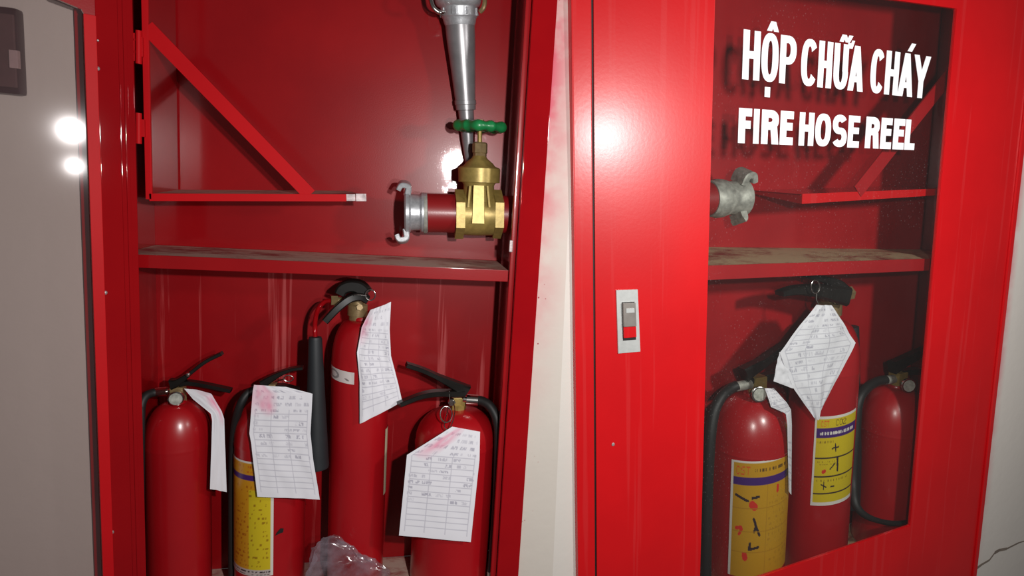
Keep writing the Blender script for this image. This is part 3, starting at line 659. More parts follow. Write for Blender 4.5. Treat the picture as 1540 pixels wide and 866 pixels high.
tube_part('pull_ring', e2, [PL(434 + 7 * math.cos(q), 569 + 4.5 * math.sin(q), 0.06) for q in [2 * math.pi * k / 12 for k in range(12)]], 0.0012, M['chrome'], 8, True)
tube_part('pull_ring', e2, [PL(414, 574, 0.075), PL(420, 572, 0.068), PL(427, 570, 0.06)], 0.0013, M['chrome'], 8)
hs = tube_part('hose', e2, [PL(399, 584, 0.09), PL(388, 584, 0.085), PL(372, 592, 0.07), PL(360, 613, 0.065), PL(352, 650, 0.085), PL(349.5, 720, 0.10), PL(349.5, 900, 0.10)], 0.0078, M['rubber'])
# --- third: tall carbon dioxide cylinder with horn
cx, cy, r = cyl_fit(a, 495, 580, 720, 0.095); cx3, cy3, r3 = cx, cy, r
e3 = thing('fire_extinguisher', 'tall slim red extinguisher with black discharge horn on its left and a small white sticker', 'extinguisher', a, (cx, cy, ZF), GX)
t3 = tank(e3, cx, cy, r, ZF, PL(537, 540, cy).z, PL(537, 478, cy).z, 0.020, 0.85)
pL_, tA = cylhit(a, 497.5, 560, cx, cy, r + 0.0006); pR_, tB = cylhit(a, 533, 560, cx, cy, r + 0.0006)
label_on(t3, a, cx, cy, r + 0.0007, cylhit(a, 515, 572, cx, cy, r)[0].z, cylhit(a, 515, 554, cx, cy, r)[0].z, tA, tB, label_sticker, 40, 26, slope=-0.006, name='sticker')
_, tB = cylhit(a, 578.6, 700, cx, cy, r + 0.0006)
label_on(t3, a, cx, cy, r + 0.0009, PL(584, 737, cy).z, PL(582, 640, cy).z, tB - 0.05, tB + math.radians(110), lambda u, v: (0.66, 0.58, 0.40) if u < 0.35 else YEL, 24, 12)
vz = PL(537, 480, cy).z; vx = PL(538, 460, cy).x
mb = MB(); mb.lathe((vx, cy, vz - 0.004), (0, 0, 1), [(0, 0.017), (0.012, 0.017), (0.013, 0.020), (0.034, 0.020), (0.037, 0.015), (0.056, 0.014)], 12)
mb.rod(PL(541, 462, cy - 0.012), PL(541, 462, cy - 0.026), 0.0065, n=6); mb.rod(PL(536, 452, cy), PL(499, 452, 0.08), 0.0075); mb.rod(PL(508, 452, 0.082), PL(498, 452, 0.08), 0.0105, n=6)
obj('valve', mb, M['oldbrass'], e3)
bar_part('squeeze_lever', e3, [PL(550, 441, 0.07), PL(542, 432, 0.07), PL(529, 429, 0.07), PL(517, 433, 0.07), PL(512, 441, 0.07)], 0.036, lambda f: 0.027 - 0.006 * f, M['black'])
bar_part('carry_handle', e3, [PL(552, 449, 0.062), PL(541, 445, 0.058), PL(526, 449, 0.052), PL(508, 463, 0.046), PL(489, 483, 0.042)], lambda f: 0.030 - 0.006 * f, lambda f: 0.0165 - 0.003 * f, M['black'])
tube_part('pull_ring', e3, [PL(557 + 7.5 * math.cos(q), 443.5 + 8 * math.sin(q), 0.042) for q in [2 * math.pi * k / 14 for k in range(14)]], 0.0012, M['chrome'], 8, True)
tube_part('safety_pin', e3, [PL(532, 444, 0.036), PL(540, 443.5, 0.036), PL(551, 445, 0.042)], 0.0013, M['chrome'], 8)
hx0, hx1 = PL(474, 506, 0.058), PL(476.5, 703, 0.048)
mb = MB(); hL = (hx1 - hx0).length; mb.lathe(hx0, hx1 - hx0, [(0, 0.006), (0.001, 0.0115), (0.006, 0.0130), (hL * 0.18, 0.0145), (hL * 0.5, 0.0180), (hL * 0.985, 0.0232), (hL, 0.0222), (hL - 0.002, 0.019)], 32)
hn = obj('discharge_horn', mb, M['horn'], e3); lab(hn, 'black tapered discharge horn')
hs = tube_part('hose', e3, [PL(499, 452, 0.08), PL(488, 454, 0.085), PL(478, 466, 0.08), PL(474, 485, 0.066), PL(474, 508, 0.058)], 0.0045, M['red_trim'])
# --- fourth
cx, cy, r = cyl_fit(a, 622, 740, 730, 0.092)
e4 = thing('fire_extinguisher', 'extinguisher at right in the open cabinet, black hose down its right side', 'extinguisher', a, (cx, cy, ZF), GX)
tank(e4, cx, cy, r, ZF, PL(682, 658, cy).z, PL(686, 612, cy).z)
vz = PL(686, 614, cy).z; vx = PL(688, 600, cy).x
valve_block(e4, (vx - 0.013, cy - 0.014, vz - 0.003), (vx + 0.016, cy + 0.012, vz + 0.028), M['brass'])
mb = MB(); mb.hexa(PL(679, 603, 0.068), (0, -1, 0), 0.008, 0.01); obj('safety_pin', mb, M['chrome'], e4)
bar_part('squeeze_lever', e4, [PL(702, 589, 0.08), PL(690, 582, 0.08), PL(668, 571, 0.075), PL(638, 557, 0.07), PL(611, 548, 0.065)], lambda f: 0.026 - 0.006 * f, lambda f: 0.030 - 0.034 * f if f < 0.62 else 0.0092, M['black'])
bar_part('carry_handle', e4, [PL(698, 590, 0.078), PL(684, 591, 0.075), PL(655, 591, 0.06), PL(630, 596, 0.04), PL(600, 608, 0.022)], lambda f: 0.024 - 0.004 * f, lambda f: 0.0135 - 0.004 * f, M['black'])
tube_part('pull_ring', e4, [PL(671 + 9 * math.cos(q), 623 + 12 * math.sin(q), 0.012 + 0.02 * (0.5 - 0.5 * math.sin(q))) for q in [2 * math.pi * k / 14 for k in range(14)]], 0.0013, M['chrome'], 8, True)
tube_part('tag_wire', e4, [PL(676, 588, 0.062), PL(676, 605, 0.052), PL(672, 622, 0.03), PL(668, 640, 0.006), PL(674, 646, 0.0), PL(680, 636, 0.008), PL(684, 618, 0.03), PL(682, 604, 0.055)], 0.0010, M['chrome'], 6)
hs = tube_part('hose', e4, [PL(715, 602, 0.075), PL(725, 603, 0.07), PL(738, 612, 0.058), PL(748, 634, 0.045), PL(750, 670, 0.036), PL(747, 760, 0.034), PL(741, 840, 0.034), PL(739, 858, 0.034)], 0.0100, M['rubber'])
mb = MB(); mb.rod(PL(702, 601, 0.078), PL(719, 602, 0.074), 0.0118, n=18); mb.rod(PL(697, 600, 0.08), PL(703, 601, 0.078), 0.0065); obj('ferrule', mb, M['chrome'], hs)
mb = MB(); mb.rod(PL(739, 856, 0.034), PL(737, 880, 0.034), 0.0095, 0.0075); obj('hose_nozzle_tip', mb, M['alu_dull'], hs)
# ------------------------------------------------------------------ paper tags in the left cabinet
GT_ = 'paper inspection tags on the extinguishers'
def paper(a, left, right, label, nu, nv, paint, wav=0.002, seed=0, bow=0.0):
    o = grid_obj('inspection_tag', nu, nv, sheet_pos(a, left, right, wav, seed, bow), paint, M['tag'], None, a); return tag(o, label, 'paper tag', GT_)
paper('L', [(0, 277, 584, 0.06), (0.12, 290, 600, 0.05), (0.32, 317, 622, 0.04), (0.36, 319, 632, 0.04), (1, 316, 735, 0.035)], [(0, 297, 586, 0.06), (0.15, 318, 592, 0.05), (0.30, 333, 618, 0.045), (0.36, 337, 630, 0.045), (1, 341, 740, 0.055)],
      'narrow white paper tag hanging edge on at the right of the leftmost extinguisher', 30, 90, tag_paint(11, [(0.8, 0.22, 0.35)], ruled=False), 0.002, 2)
paper('L', [(0, 382, 578.5, 0.02), (0.05, 380, 588, 0.018), (0.42, 375, 652, 0.014), (0.5, 378, 668, 0.012), (1, 387, 747, 0.010)], [(0, 430, 582, 0.02), (0.07, 470, 592, 0.022), (0.4, 467, 652, 0.022), (0.6, 471, 690, 0.020), (1, 481, 751, 0.016)],
      'white inspection tag hanging over the extinguisher with the yellow label', 90, 140, tag_paint(21, [(0.10, 0.05, 0.35), (0.28, 0.17, 0.16)], filled=0.62), 0.0025, 4)
paper('L', [(0, 557, 466, 0.035), (0.2, 544, 492, 0.030), (0.45, 537, 530, 0.026), (0.7, 541, 575, 0.025), (1, 541, 637, 0.026)], [(0, 588, 454, 0.035), (0.2, 586, 495, 0.034), (0.45, 588, 535, 0.035), (0.75, 599, 577, 0.034), (1, 605, 604, 0.034)],
      'white inspection tag hanging askew from the tall extinguisher with the horn', 80, 140, tag_paint(31, [(0.05, 0.2, 0.3)], filled=0.9), 0.005, 7, 0.003)
paper('L', [(0, 680, 641.5, -0.004), (0.25, 612, 684, -0.006), (1, 600, 805, -0.006)], [(0, 722, 649, -0.004), (0.25, 721, 692, -0.006), (1, 708, 815, -0.006)],
      'white inspection tag with a cut corner hanging on the rightmost extinguisher of the open cabinet', 90, 140, tag_paint(41, [(0.22, 0.16, 0.2), (0.3, 0.05, 0.2)], filled=0.66), 0.0015, 9)
# ------------------------------------------------------------------ crumpled plastic bag on the cabinet floor
mb = MB(); bm = bmesh.new(); bmesh.ops.create_icosphere(bm, subdivisions=5, radius=1.0)
bl, br = PL(482, 840, 0.02), PL(592, 866, 0.02); bc = Vector(((bl.x + br.x) / 2 - 0.020, 0.012, (ZF + PL(490, 812, 0.02).z) / 2)); bs = Vector(((br.x - bl.x) / 2, 0.022, (PL(490, 812, 0.02).z - ZF) / 2))
for v in bm.verts:
    p = v.co.copy(); k = 1 + 0.20 * noise.noise(p * 1.7 + Vector((3, 1, 4))) - 0.26 * abs(noise.noise(p * 2.6 + Vector((9, 2, 1)))) - 0.06 * abs(noise.noise(p * 6.0))
    q = Vector((p.x * k, p.y * k, p.z * k)); top = max(0, q.z)
    if q.z > -0.4: q.z = -0.4 + (q.z + 0.4) * (0.95 - 0.42 * p.x)
    v.co = Vector((bc.x + q.x * bs.x * 1.12, bc.y + q.y * bs.y, max(ZF + 0.0005, bc.z + q.z * bs.z * 1.05)))
bm.verts.index_update(); mb.add([v.co.copy() for v in bm.verts], [tuple(v.index for v in f.verts) for f in bm.faces]); bm.free()
tag(obj('plastic_bag', mb, M['film'], None, 'L', sharp=40), 'crumpled clear plastic bag lying at the foot of the tall extinguisher', 'plastic bag')

# ------------------------------------------------------------------ RIGHT CABINET
a = 'R'
rc = thing('fire_cabinet', 'large bright red fire cabinet with closed glazed door lettered in white', 'cabinet', 'R', (0.4, 0.1, RZF))
WG = 0.7654; ZGT, ZGB = 0.6292, -0.8298; FL, FRR = -0.3386, 1.1059
RB = -1.19                                # foot of door and frame
def rpanel(name, lo, hi, m, parent=rc, bev=0.001): return panel(name, lo, hi, m, parent, bev)
I0, I1 = WI0 + 0.02, WI1 - 0.008
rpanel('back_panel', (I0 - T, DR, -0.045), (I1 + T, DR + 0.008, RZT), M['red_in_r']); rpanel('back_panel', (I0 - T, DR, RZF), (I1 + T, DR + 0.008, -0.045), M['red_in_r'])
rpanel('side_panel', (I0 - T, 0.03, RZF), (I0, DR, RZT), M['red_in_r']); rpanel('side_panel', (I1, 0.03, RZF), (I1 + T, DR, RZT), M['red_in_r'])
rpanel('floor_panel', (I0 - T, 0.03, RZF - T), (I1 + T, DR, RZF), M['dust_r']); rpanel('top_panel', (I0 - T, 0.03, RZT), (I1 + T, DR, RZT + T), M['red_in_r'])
for nm, lo, hi in (('frame_stile', (FL, -0.006, RB - 0.045), (WI0 - 0.007, 0.03, RZT + 0.06)), ('frame_stile', (WI1 + 0.002, -0.006, RB - 0.045), (FRR, 0.03, RZT + 0.06)),
                   ('frame_rail', (WI0 - 0.002, -0.006, RB - 0.045), (WI1 + 0.002, 0.03, RB - 0.002)), ('frame_rail', (WI0 - 0.002, -0.006, RZT - 0.02), (WI1 + 0.002, 0.03, RZT + 0.06))):
    rpanel(nm, lo, hi, M['red_door'], bev=0.004)
mb = MB(); ZDT = RZT - 0.024
for lo, hi in (((WI0, 0, RB), (0, 0.009, ZDT)), ((WG, 0, RB), (WI1, 0.009, ZDT)), ((0, 0, ZGT), (WG, 0.009, ZDT)), ((0, 0, RB), (WG, 0.009, ZGB))): mb.box(lo, hi, 0.0)
rd = obj('door', mb, M['red_door'], rc); lab(rd, 'closed bright red door with one tall pane')
mb = MB(); mb.box((0.0003, 0.0040, ZGB + 0.0003), (WG - 0.0003, 0.0080, ZGT - 0.0003), 0); gp = obj('glass_pane', mb, M['glass_r'], rd)
mb = MB(); mb.box((WI0 - 0.0069, 0.0028, RB), (WI0 - 0.0001, 0.0056, ZDT), 0); lab(obj('gap_shade_strip', mb, M['dark_slot'], rc), 'dark strip standing in for the shaded gap between frame and door')  # dark strip in the door groove, its shade put into the colour
# lettering stuck on the pane: bold grotesque capitals, each drawn as outlines in a box x0..x1, 0..cap
def sup(t, e=2.5):
    c_, s_ = math.cos(t), math.sin(t); return math.copysign(abs(c_) ** (2 / e), c_), math.copysign(abs(s_) ** (2 / e), s_)
def band(x0, x1, y0, y1, tx, ty, a0, a1, e=2.5, n=26):   # part of a ring between two rounded outlines
    cx_, cy_, rx2, ry2 = (x0 + x1) / 2, (y0 + y1) / 2, (x1 - x0) / 2, (y1 - y0) / 2; out_ = []
    for k in range(n + 1):
        t = math.radians(a0 + (a1 - a0) * k / n); px, py = sup(t, e)
        out_.append(((cx_ + rx2 * px, cy_ + ry2 * py), (cx_ + (rx2 - tx) * px, cy_ + (ry2 - ty) * py)))
    return [(p[0], q[0], q[1], p[1]) for p, q in zip(out_, out_[1:])]
def rect(x0, y0, x1, y1): return [((x0, y0), (x1, y0), (x1, y1), (x0, y1))]
def slant(xa, ya, xb, yb, t): return [((xa, ya), (xa + t, ya), (xb + t, yb), (xb, yb))]
def glyph(ch, w_, h_, t):
    ty = t * 0.92
    if ch == 'H': return rect(0, 0, t, h_) + rect(w_ - t, 0, w_, h_) + rect(t, h_ * 0.43, w_ - t, h_ * 0.43 + ty)
    if ch == 'I': return rect(0, 0, w_, h_)
    if ch == 'L': return rect(0, 0, t, h_) + rect(t, 0, w_, ty)
    if ch == 'F': return rect(0, 0, t, h_) + rect(t, h_ - ty, w_, h_) + rect(t, h_ * 0.42, w_ * 0.92, h_ * 0.42 + ty)
    if ch == 'E': return rect(0, 0, t, h_) + rect(t, h_ - ty, w_, h_) + rect(t, h_ * 0.43, w_ * 0.94, h_ * 0.43 + ty) + rect(t, 0, w_, ty)
    if ch == 'O': return band(0, w_, 0, h_, t, ty, 0, 360, 2.5, 48)
    if ch == 'C': return band(0, w_, 0, h_, t, ty, 38, 322, 2.5, 40)
    if ch in 'UV': return rect(0, h_ * 0.4, t, h_) + rect(w_ - t, h_ * 0.4, w_, h_) + band(0, w_, 0, h_ * 0.8, t, ty, 180, 360)
    if ch in 'PR':
        y0 = h_ * 0.40 if ch == 'P' else h_ * 0.42; x_m = w_ * 0.45
        g_ = rect(0, 0, t, h_) + rect(t, h_ - ty, x_m, h_) + rect(t, y0, x_m, y0 + ty) + band(2 * x_m - w_, w_, y0, h_, t, ty, -90, 90, 2.3)
        if ch == 'R': g_ += slant(w_ - t * 1.02, 0, w_ * 0.50, y0 + ty * 0.4, t * 1.05)
        return g_
    if ch == 'A': return slant(0, 0, w_ / 2 - t * 0.52, h_, t * 1.04) + slant(w_ - t * 1.04, 0, w_ / 2 - t * 0.52, h_, t * 1.04) + rect(w_ * 0.22, h_ * 0.20, w_ * 0.78, h_ * 0.20 + ty * 0.85)
    if ch == 'Y': return rect(w_ / 2 - t / 2, 0, w_ / 2 + t / 2, h_ * 0.44) + slant(w_ / 2 - t * 0.52, h_ * 0.40, 0, h_, t * 1.04) + slant(w_ / 2 - t * 0.52, h_ * 0.40, w_ - t * 1.04, h_, t * 1.04)
    if ch == 'S':
        m0, m1 = h_ * 0.5 - ty / 2, h_ * 0.5 + ty / 2
        return band(0, w_, m0, h_, t, ty, 28, 270, 2.3) + band(0, w_, 0, m1, t, ty, -152, 90, 2.3)
    if ch == '^': return slant(0, 0, w_ / 2 - t * 0.35, h_, t * 0.8) + slant(w_ - t * 0.8, 0, w_ / 2 - t * 0.35, h_, t * 0.8)
    if ch == '/': return slant(0, 0, w_ - t * 0.9, h_, t * 0.9)
    if ch == '~': return slant(0, 0, w_ * 0.22, h_, t * 0.75) + slant(w_ * 0.50, 0, w_ * 0.78, h_, t * 0.75) + slant(w_ * 0.30, h_, w_ * 0.50, 0, t * 0.6)
    if ch == '.': return rect(0, 0, w_, h_)
    if ch == 'q': return rect(0, h_ * 0.30, w_ * 0.6, h_ * 0.75) + slant(w_ * 0.25, h_ * 0.3, w_ * 0.6, h_, w_ * 0.45)
def bl1(x): return 0.4237 + (x - 0.0893) * (0.403 - 0.4237) / 0.563      # the print sits slightly crooked
def bl2(x): return 0.2857 + (x - 0.0825) * (0.2706 - 0.2857) / 0.5915
def word(items, base, cap, st):            # items: (glyph, px left, px right, bottom and top as shares of the cap height)
    mb = MB()
    for ch, a_, b_, lo_, hi_ in items:
        xa, xb = PR(1060 + a_ / 3.608, 120, 0).x, PR(1060 + b_ / 3.608, 120, 0).x
        for i_, q in enumerate(glyph(ch, xb - xa, cap * (hi_ - lo_), st)):
            p4 = [Vector((xa + x, 0.0038 - (0.00004 * i_ if ch not in 'OC' else 0), base(xa + x) + cap * lo_ + z)) for x, z in q]
            mb.prism(p4, (0, -0.0009, 0))
    return obj('lettering', mb, M['white_print'], rd, smooth=False)
U_ = lambda ch, a_, b_: (ch, a_, b_, 0.0, 1.0)
word([U_('H', 207, 300), U_('O', 308, 400), U_('P', 408, 495), ('^', 332, 396, 1.04, 1.24), ('.', 333, 362, -0.32, -0.11)], bl1, 0.1045, 0.0175)
word([U_('C', 524, 612), U_('H', 617, 692), U_('U', 701, 778), U_('A', 782, 866), ('~', 724, 790, 1.04, 1.20), ('q', 772, 806, 0.84, 1.10)], bl1, 0.1045, 0.0175)
word([U_('C', 903, 977), U_('H', 983, 1056), U_('A', 1056, 1138), U_('Y', 1134, 1224), ('/', 1094, 1138, 1.05, 1.24)], bl1, 0.1045, 0.0178)
word([U_('F', 196, 268), U_('I', 279, 310), U_('R', 323, 416), U_('E', 426, 498)], bl2, 0.0765, 0.0190)
word([U_('H', 531, 612), U_('O', 620, 706), U_('S', 714, 792), U_('E', 801, 864)], bl2, 0.0765, 0.0170)
word([U_('R', 898, 972), U_('E', 982, 1042), U_('E', 1052, 1112), U_('L', 1117, 1172)], bl2, 0.0765, 0.0185)
# lock: steel plate, sliding lever, slot showing red, dark shadow gap
la, lb, lc, ld = (PR(926, 436, 0), PR(958, 435, 0), PR(962, 528, 0), PR(929, 531, 0))
lk = obj('lock_plate', (lambda m: (m.prism([ld, lc, lb, la], (0, -0.003, 0)), m)[1])(MB()), M['steel_plate'], rc); lab(lk, 'bright steel lock plate with a grey lever and red button')
def lq(u0, v0, u1, v1, y, ext): 
    q = lambda u, v: (la.lerp(lb, u)).lerp(ld.lerp(lc, u), v) + Vector((0, y, 0))
    m_ = MB(); m_.prism([q(u0, v1), q(u1, v1), q(u1, v0), q(u0, v0)], (0, ext, 0)); return m_
obj('lock_slot', lq(0.22, 0.19, 0.82, 0.80, -0.003, -0.0006), M['dark_slot'], lk)
obj('lock_lever', lq(0.24, 0.20, 0.80, 0.57, -0.0036, -0.006), M['lock_grey'], lk)
obj('lever_notch', lq(0.34, 0.28, 0.72, 0.35, -0.0096, -0.0016), M['steel_plate'], lk)
obj('lock_button', lq(0.24, 0.58, 0.80, 0.75, -0.0036, -0.004), M['red_door'], lk)
mb = MB(); mb.lathe(PR(922, 668, 0), (0, -1, 0), [(0, 0.004), (0.001, 0.004), (0.002, 0.002)], 10); lab(obj('paint_chip', mb, M['bare'], rd), 'pale chip in the door paint')
# shelf
def rshelf(x): return 0.0045 - 0.046 * (x - 0.05)
mb = MB(); zb_ = lambda x: 0.028 - 0.070 * (x - 0.05)
mb.prism([(I0, 0.04, rshelf(I0)), (I1, 0.04, rshelf(I1)), (I1, DR - 0.001, zb_(I1)), (I0, DR - 0.001, zb_(I0))], (0, 0, -0.004)); rs = obj('shelf', mb, M['dust_r'], rc)
mb = MB(); mb.prism([(I0, 0.036, rshelf(I0) + 0.001), (I1, 0.036, rshelf(I1) + 0.001), (I1, 0.036, rshelf(I1) - 0.033), (I0, 0.036, rshelf(I0) - 0.033)], (0, 0.004, 0)); obj('shelf_lip', mb, M['red_in_r'], rs)
# rack
fA, fB = PR(1205, 292, 0.06), PR(1410, 284, 0.06); bA = PR(1130, 286, 0.24); xr_ = I1 - 0.02
zf = lambda x: fA.z + (fB.z - fA.z) * (x - fA.x) / (fB.x - fA.x)
mb = MB(); mb.prism([(fA.x, 0.06, zf(fA.x)), (xr_, 0.06, zf(xr_)), (xr_, 0.24, zf(xr_) + 0.004), (bA.x, 0.24, bA.z)], (0, 0, -0.003)); rr_ = obj('hose_rack', mb, M['red_in_r'], rc)
mb = MB(); mb.prism([(fA.x, 0.056, zf(fA.x) + 0.001), (xr_, 0.056, zf(xr_) + 0.001), (xr_, 0.056, zf(xr_) - 0.015), (fA.x, 0.056, zf(fA.x) - 0.024)], (0, 0.004, 0)); obj('rack_lip', mb, M['red_door'], rr_)
mb = MB(); mb.prism([(fA.x, 0.060, zf(fA.x)), (bA.x, 0.24, bA.z), (bA.x, 0.24, bA.z - 0.008), (fA.x, 0.060, zf(fA.x) - 0.024)], (0.003, 0, 0)); obj('end_lip', mb, M['red_in_r'], rr_)
d0, d1 = PR(1288, 288, 0.058), PR(1431, 108, 0.058); d1 = d0 + (d1 - d0) * ((xr_ - d0.x) / (d1.x - d0.x))
d = (d1 - d0).normalized(); nr = Vector((-d.z, 0, d.x)) * 0.019
mb = MB(); mb.prism([d0 + nr, d0 - nr, d1 - nr, d1 + nr], (0, -0.005, 0)); obj('rack_brace', mb, M['red_in_r'], rr_)
mb = MB(); mb.box((xr_ - 0.004, 0.056, zf(xr_) - 0.012), (xr_ + 0.001, 0.24, RZT - 0.04), 0.001); mb.box((xr_, 0.07, 0.25), (I1, 0.08, 0.31), 0); mb.box((xr_, 0.07, 0.6), (I1, 0.08, 0.66), 0); obj('rack_post', mb, M['red_in_r'], rr_)
# hose coupling poking in from the left, behind the glass
yc = 0.14; c0 = PR(1062, 299, yc); ca = (PR(1120, 298, yc) - c0); ca.y = 0; ca.z = 0; ca.normalize()
hc = thing('hydrant_coupling', 'dull grey cast hose coupling behind the lettered glass, at the left under the words', 'coupling', 'R', c0)
k_ = (PR(1080, 268, yc) - PR(1080, 328, yc)).length / 60
x_ = lambda px: (PR(px, 299, yc) - c0).x
mb = MB(); mb.lathe(c0, ca, [(x_(1066), 27 * k_), (x_(1074), 28 * k_), (x_(1076), 29.5 * k_), (x_(1084), 29 * k_), (x_(1096), 25 * k_), (x_(1104), 27 * k_), (x_(1108), 29 * k_), (x_(1116), 29 * k_), (x_(1118), 26 * k_)], 32); cc = obj('coupling_body', mb, M['alu_dull'], hc)
mb = MB(); mb.rod((I0 + 0.0005, c0.y, c0.z), c0 + ca * x_(1074), 25 * k_, n=32); obj('pipe', mb, M['red_pipe'], hc)
for sg in (1, -1):
    u = Vector((0, -0.3, sg)).normalized(); b0 = c0 + ca * x_(1106) + u * 24 * k_
    mb = MB(); mb.bar([b0, b0 + u * 13 * k_ + ca * 0.006, b0 + u * 14.5 * k_ + ca * 0.024, b0 + u * 4 * k_ + ca * 0.032] if sg > 0 else [b0, b0 + u * 10 * k_ + ca * 0.002, b0 + u * 13 * k_ - ca * 0.004], 0.052, lambda f: 0.020 - 0.005 * f, ca.cross(u)); obj('lug', mb, M['alu_dull'], cc)
# ------------------------------------------------------------------ extinguishers behind glass
yc = 0.15
cx, cy, r = cyl_fit(a, 1068, 1187, 720, yc)
f1 = thing('fire_extinguisher', 'stout extinguisher behind glass at left with an orange label of red and black pictograms', 'extinguisher', a, (cx, cy, RZF), GX)
q1 = tank(f1, cx, cy, r, RZF, PR(1128, 662, cy).z, PR(1135, 590, cy).z, 0.026)
_, tA = cylhit(a, 1098, 760, cx, cy, r + 0.0008); pt, tB = cylhit(a, 1184.5, 690, cx, cy, r + 0.0008)
label_on(q1, a, cx, cy, r + 0.001, cylhit(a, 1130, 866, cx, cy, r)[0].z - 0.01, cylhit(a, 1100, 690, cx, cy, r)[0].z, tA, tB + 0.25, label_r1, 130, 150, slope=0.018)
vx, vz = PR(1136, 585, cy).x, PR(1136, 590, cy).z
valve_block(f1, (vx - 0.018, cy - 0.022, vz - 0.006), (vx + 0.022, cy + 0.02, vz + 0.05), M['brass'])
gauge(f1, PR(1141, 592, cy - 0.045), (-0.40, -1, 0.05), 0.0215)
bar_part('squeeze_lever', f1, [PR(1118, 563, cy), PR(1128, 556, cy), PR(1146, 545, cy), PR(1170, 528, cy), PR(1192, 513, cy)], lambda f: 0.036 - 0.008 * f, lambda f: 0.042 - 0.03 * f if f < 0.5 else 0.024, M['black'])
bar_part('carry_handle', f1, [PR(1128, 571, cy), PR(1146, 567, cy), PR(1164, 564, cy), PR(1190, 566, cy)], 0.03, 0.017, M['black'])
hs = tube_part('hose', f1, [PR(1108, 580, cy), PR(1098, 585, cy), PR(1084, 598, cy - 0.01), PR(1073, 625, cy - 0.02), PR(1067, 680, cy - 0.03), PR(1063, 780, cy - 0.03), PR(1062, 880, cy - 0.03)], 0.0145, M['rubber'])
mb = MB(); mb.rod(PR(1129, 577, cy), PR(1104, 582, cy), 0.0135, n=18); obj('ferrule', mb, M['alu_dull'], hs)
# tall one
cx, cy, r = cyl_fit(a, 1180, 1282, 720, yc)
f2 = thing('fire_extinguisher', 'tall slim extinguisher behind glass, black lever to the left, yellow label with purple band', 'extinguisher', a, (cx, cy, RZF), GX)
q2 = tank(f2, cx, cy, r, RZF, PR(1240, 548, cy).z, PR(1246, 478, cy).z, 0.034, 0.85)
_, tA = cylhit(a, 1222.5, 690, cx, cy, r + 0.0008); _, tB = cylhit(a, 1280, 690, cx, cy, r + 0.0008)
label_on(q2, a, cx, cy, r + 0.001, cylhit(a, 1232, 762, cx, cy, r)[0].z, cylhit(a, 1232, 627, cx, cy, r)[0].z, tA, tB + 0.1, label_rco, 110, 120, slope=0.020)
vx, vz = PR(1246, 470, cy).x, PR(1246, 480, cy).z
mb = MB(); mb.lathe((vx, cy, vz - 0.006), (0, 0, 1), [(0, 0.030), (0.020, 0.030), (0.021, 0.036), (0.055, 0.036), (0.06, 0.026), (0.09, 0.024)], 12)
mb.rod(PR(1258, 447, cy - 0.02), PR(1258, 447, cy - 0.05), 0.018, n=6); mb.rod(PR(1250, 447, cy), PR(1277, 441, cy), 0.015); mb.rod(PR(1268, 443, cy), PR(1279, 440, cy), 0.021, n=6); obj('valve', mb, M['oldbrass'], f2)
bar_part('squeeze_lever', f2, [PR(1268, 440, cy - 0.03), PR(1256, 428, cy - 0.03), PR(1240, 421, cy - 0.03), PR(1222, 417, cy - 0.03), PR(1212, 415, cy - 0.03)], lambda f: 0.05 - 0.01 * f, lambda f: 0.034 - 0.024 * f, M['black'])
bar_part('carry_handle', f2, [PR(1270, 445, cy - 0.05), PR(1245, 440, cy - 0.05), PR(1222, 437, cy - 0.05), PR(1196, 436, cy - 0.05), PR(1172, 441, cy - 0.05)], lambda f: 0.045 - 0.012 * f, lambda f: 0.042 * (1 - f) + 0.012, M['black'])
tube_part('pull_ring', f2, [PR(1226 + 6.5 * math.cos(q), 431 + 10 * math.sin(q), cy - 0.085) for q in [2 * math.pi * k / 14 for k in range(14)]], 0.0022, M['chrome'], 8, True)
tube_part('tag_wire', f2, [PR(1228, 441, cy - 0.085), PR(1228, 452, cy - 0.09), PR(1234, 462, 0.055)], 0.0018, M['chrome'], 6)
mb = MB(); h0, h1 = PR(1280, 490, 0.215), PR(1279, 760, 0.205); hL = (h1 - h0).length
mb.lathe(h0, h1 - h0, [(0, 0.010), (0.002, 0.0225), (0.02, 0.0235), (hL * 0.98, 0.036), (hL, 0.034)], 28); obj('discharge_horn', mb, M['horn'], f2)
# third
cx, cy, r = cyl_fit(a, 1287, 1391, 700, yc)
f3 = thing('fire_extinguisher', 'extinguisher behind glass at right, no label in view, black hose looping round its foot', 'extinguisher', a, (cx, cy, RZF), GX)
tank(f3, cx, cy, r, RZF, PR(1335, 640, cy).z, PR(1344, 580, cy).z, 0.024)
vx, vz = PR(1350, 575, cy).x, PR(1350, 581, cy).z
valve_block(f3, (vx - 0.02, cy - 0.02, vz - 0.006), (vx + 0.02, cy + 0.02, vz + 0.05), M['brass'])
gauge(f3, PR(1365, 579, cy - 0.045), (-0.45, -1, 0.05), 0.0225)
bar_part('squeeze_lever', f3, [PR(1342, 552, cy), PR(1350, 548, cy), PR(1362, 541, cy), PR(1384, 530, cy), PR(1400, 522, cy)], lambda f: 0.036 - 0.008 * f, lambda f: 0.042 - 0.02 * f, M['black'])
bar_part('carry_handle', f3, [PR(1354, 560, cy), PR(1368, 558, cy), PR(1384, 558, cy), PR(1400, 560, cy)], 0.03, 0.018, M['black'])
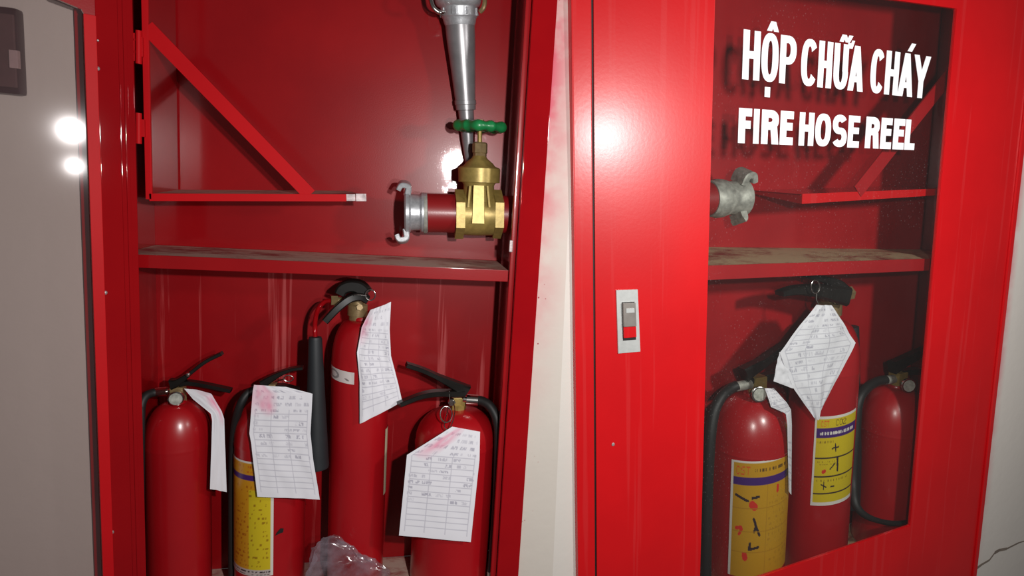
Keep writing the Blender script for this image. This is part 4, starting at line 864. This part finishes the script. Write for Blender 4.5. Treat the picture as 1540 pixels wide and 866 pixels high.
hs = tube_part('hose', f3, [PR(1332, 571, cy), PR(1318, 574, cy), PR(1302, 585, cy - 0.01), PR(1291, 605, cy - 0.02), PR(1287, 650, cy - 0.03), PR(1283, 720, cy - 0.05), PR(1286, 756, cy - 0.085), PR(1300, 774, cy - 0.105), PR(1325, 784, cy - 0.115), PR(1350, 787, cy - 0.110), PR(1372, 784, cy - 0.09)], lambda f: 0.0145 if f < 0.55 else max(0.008, 0.0145 - 0.03 * (f - 0.55)), M['rubber'])
mb = MB(); mb.rod(PR(1350, 569, cy), PR(1329, 572, cy), 0.0135, n=18); obj('ferrule', mb, M['alu_dull'], hs)
# tags behind glass
def two_sheets():
    main = sheet_pos('R', [(0, 1228, 458, 0.052), (0.45, 1172, 530, 0.046), (0.72, 1192, 582, 0.042), (1, 1225, 629, 0.042)], [(0, 1250, 459, 0.052), (0.45, 1286, 515, 0.042), (0.72, 1258, 572, 0.036), (1, 1229, 631, 0.040)], 0.008, 13, 0.004)
    return grid_obj('inspection_tag', 100, 140, main, tag_paint(51, None, filled=0.95), M['tag'], None, 'R')
tg = tag(two_sheets(), 'large crumpled white inspection tag hanging from the tall extinguisher behind the glass', 'paper tag', GT_)
tg['_loc'] = tuple((ASM['R'][2].inverted() @ tg.matrix_world).translation)
wing = sheet_pos('R', [(0, 1172, 529, 0.046), (1, 1163, 573, 0.050)], [(0, 1195, 535, 0.046), (1, 1192, 584, 0.042)], 0.004, 17)
grid_obj('folded_corner', 30, 40, wing, tag_paint(52, None, ruled=False), M['tag'], tg)
paper('R', [(0, 1150, 584, 0.09), (0.3, 1160, 612, 0.06), (0.42, 1182, 622, 0.035), (0.5, 1184, 640, 0.033), (1, 1186, 738, 0.035)], [(0, 1163, 583, 0.09), (0.3, 1184, 606, 0.07), (0.42, 1190, 616, 0.05), (0.5, 1191, 640, 0.05), (1, 1190, 744, 0.05)],
      'narrow white tag seen edge on behind the gauge of the stout extinguisher behind glass', 30, 90, tag_paint(61, None, filled=0.3), 0.002, 19)
for o in bpy.data.objects:
    if '_loc' in o: del o['_loc']
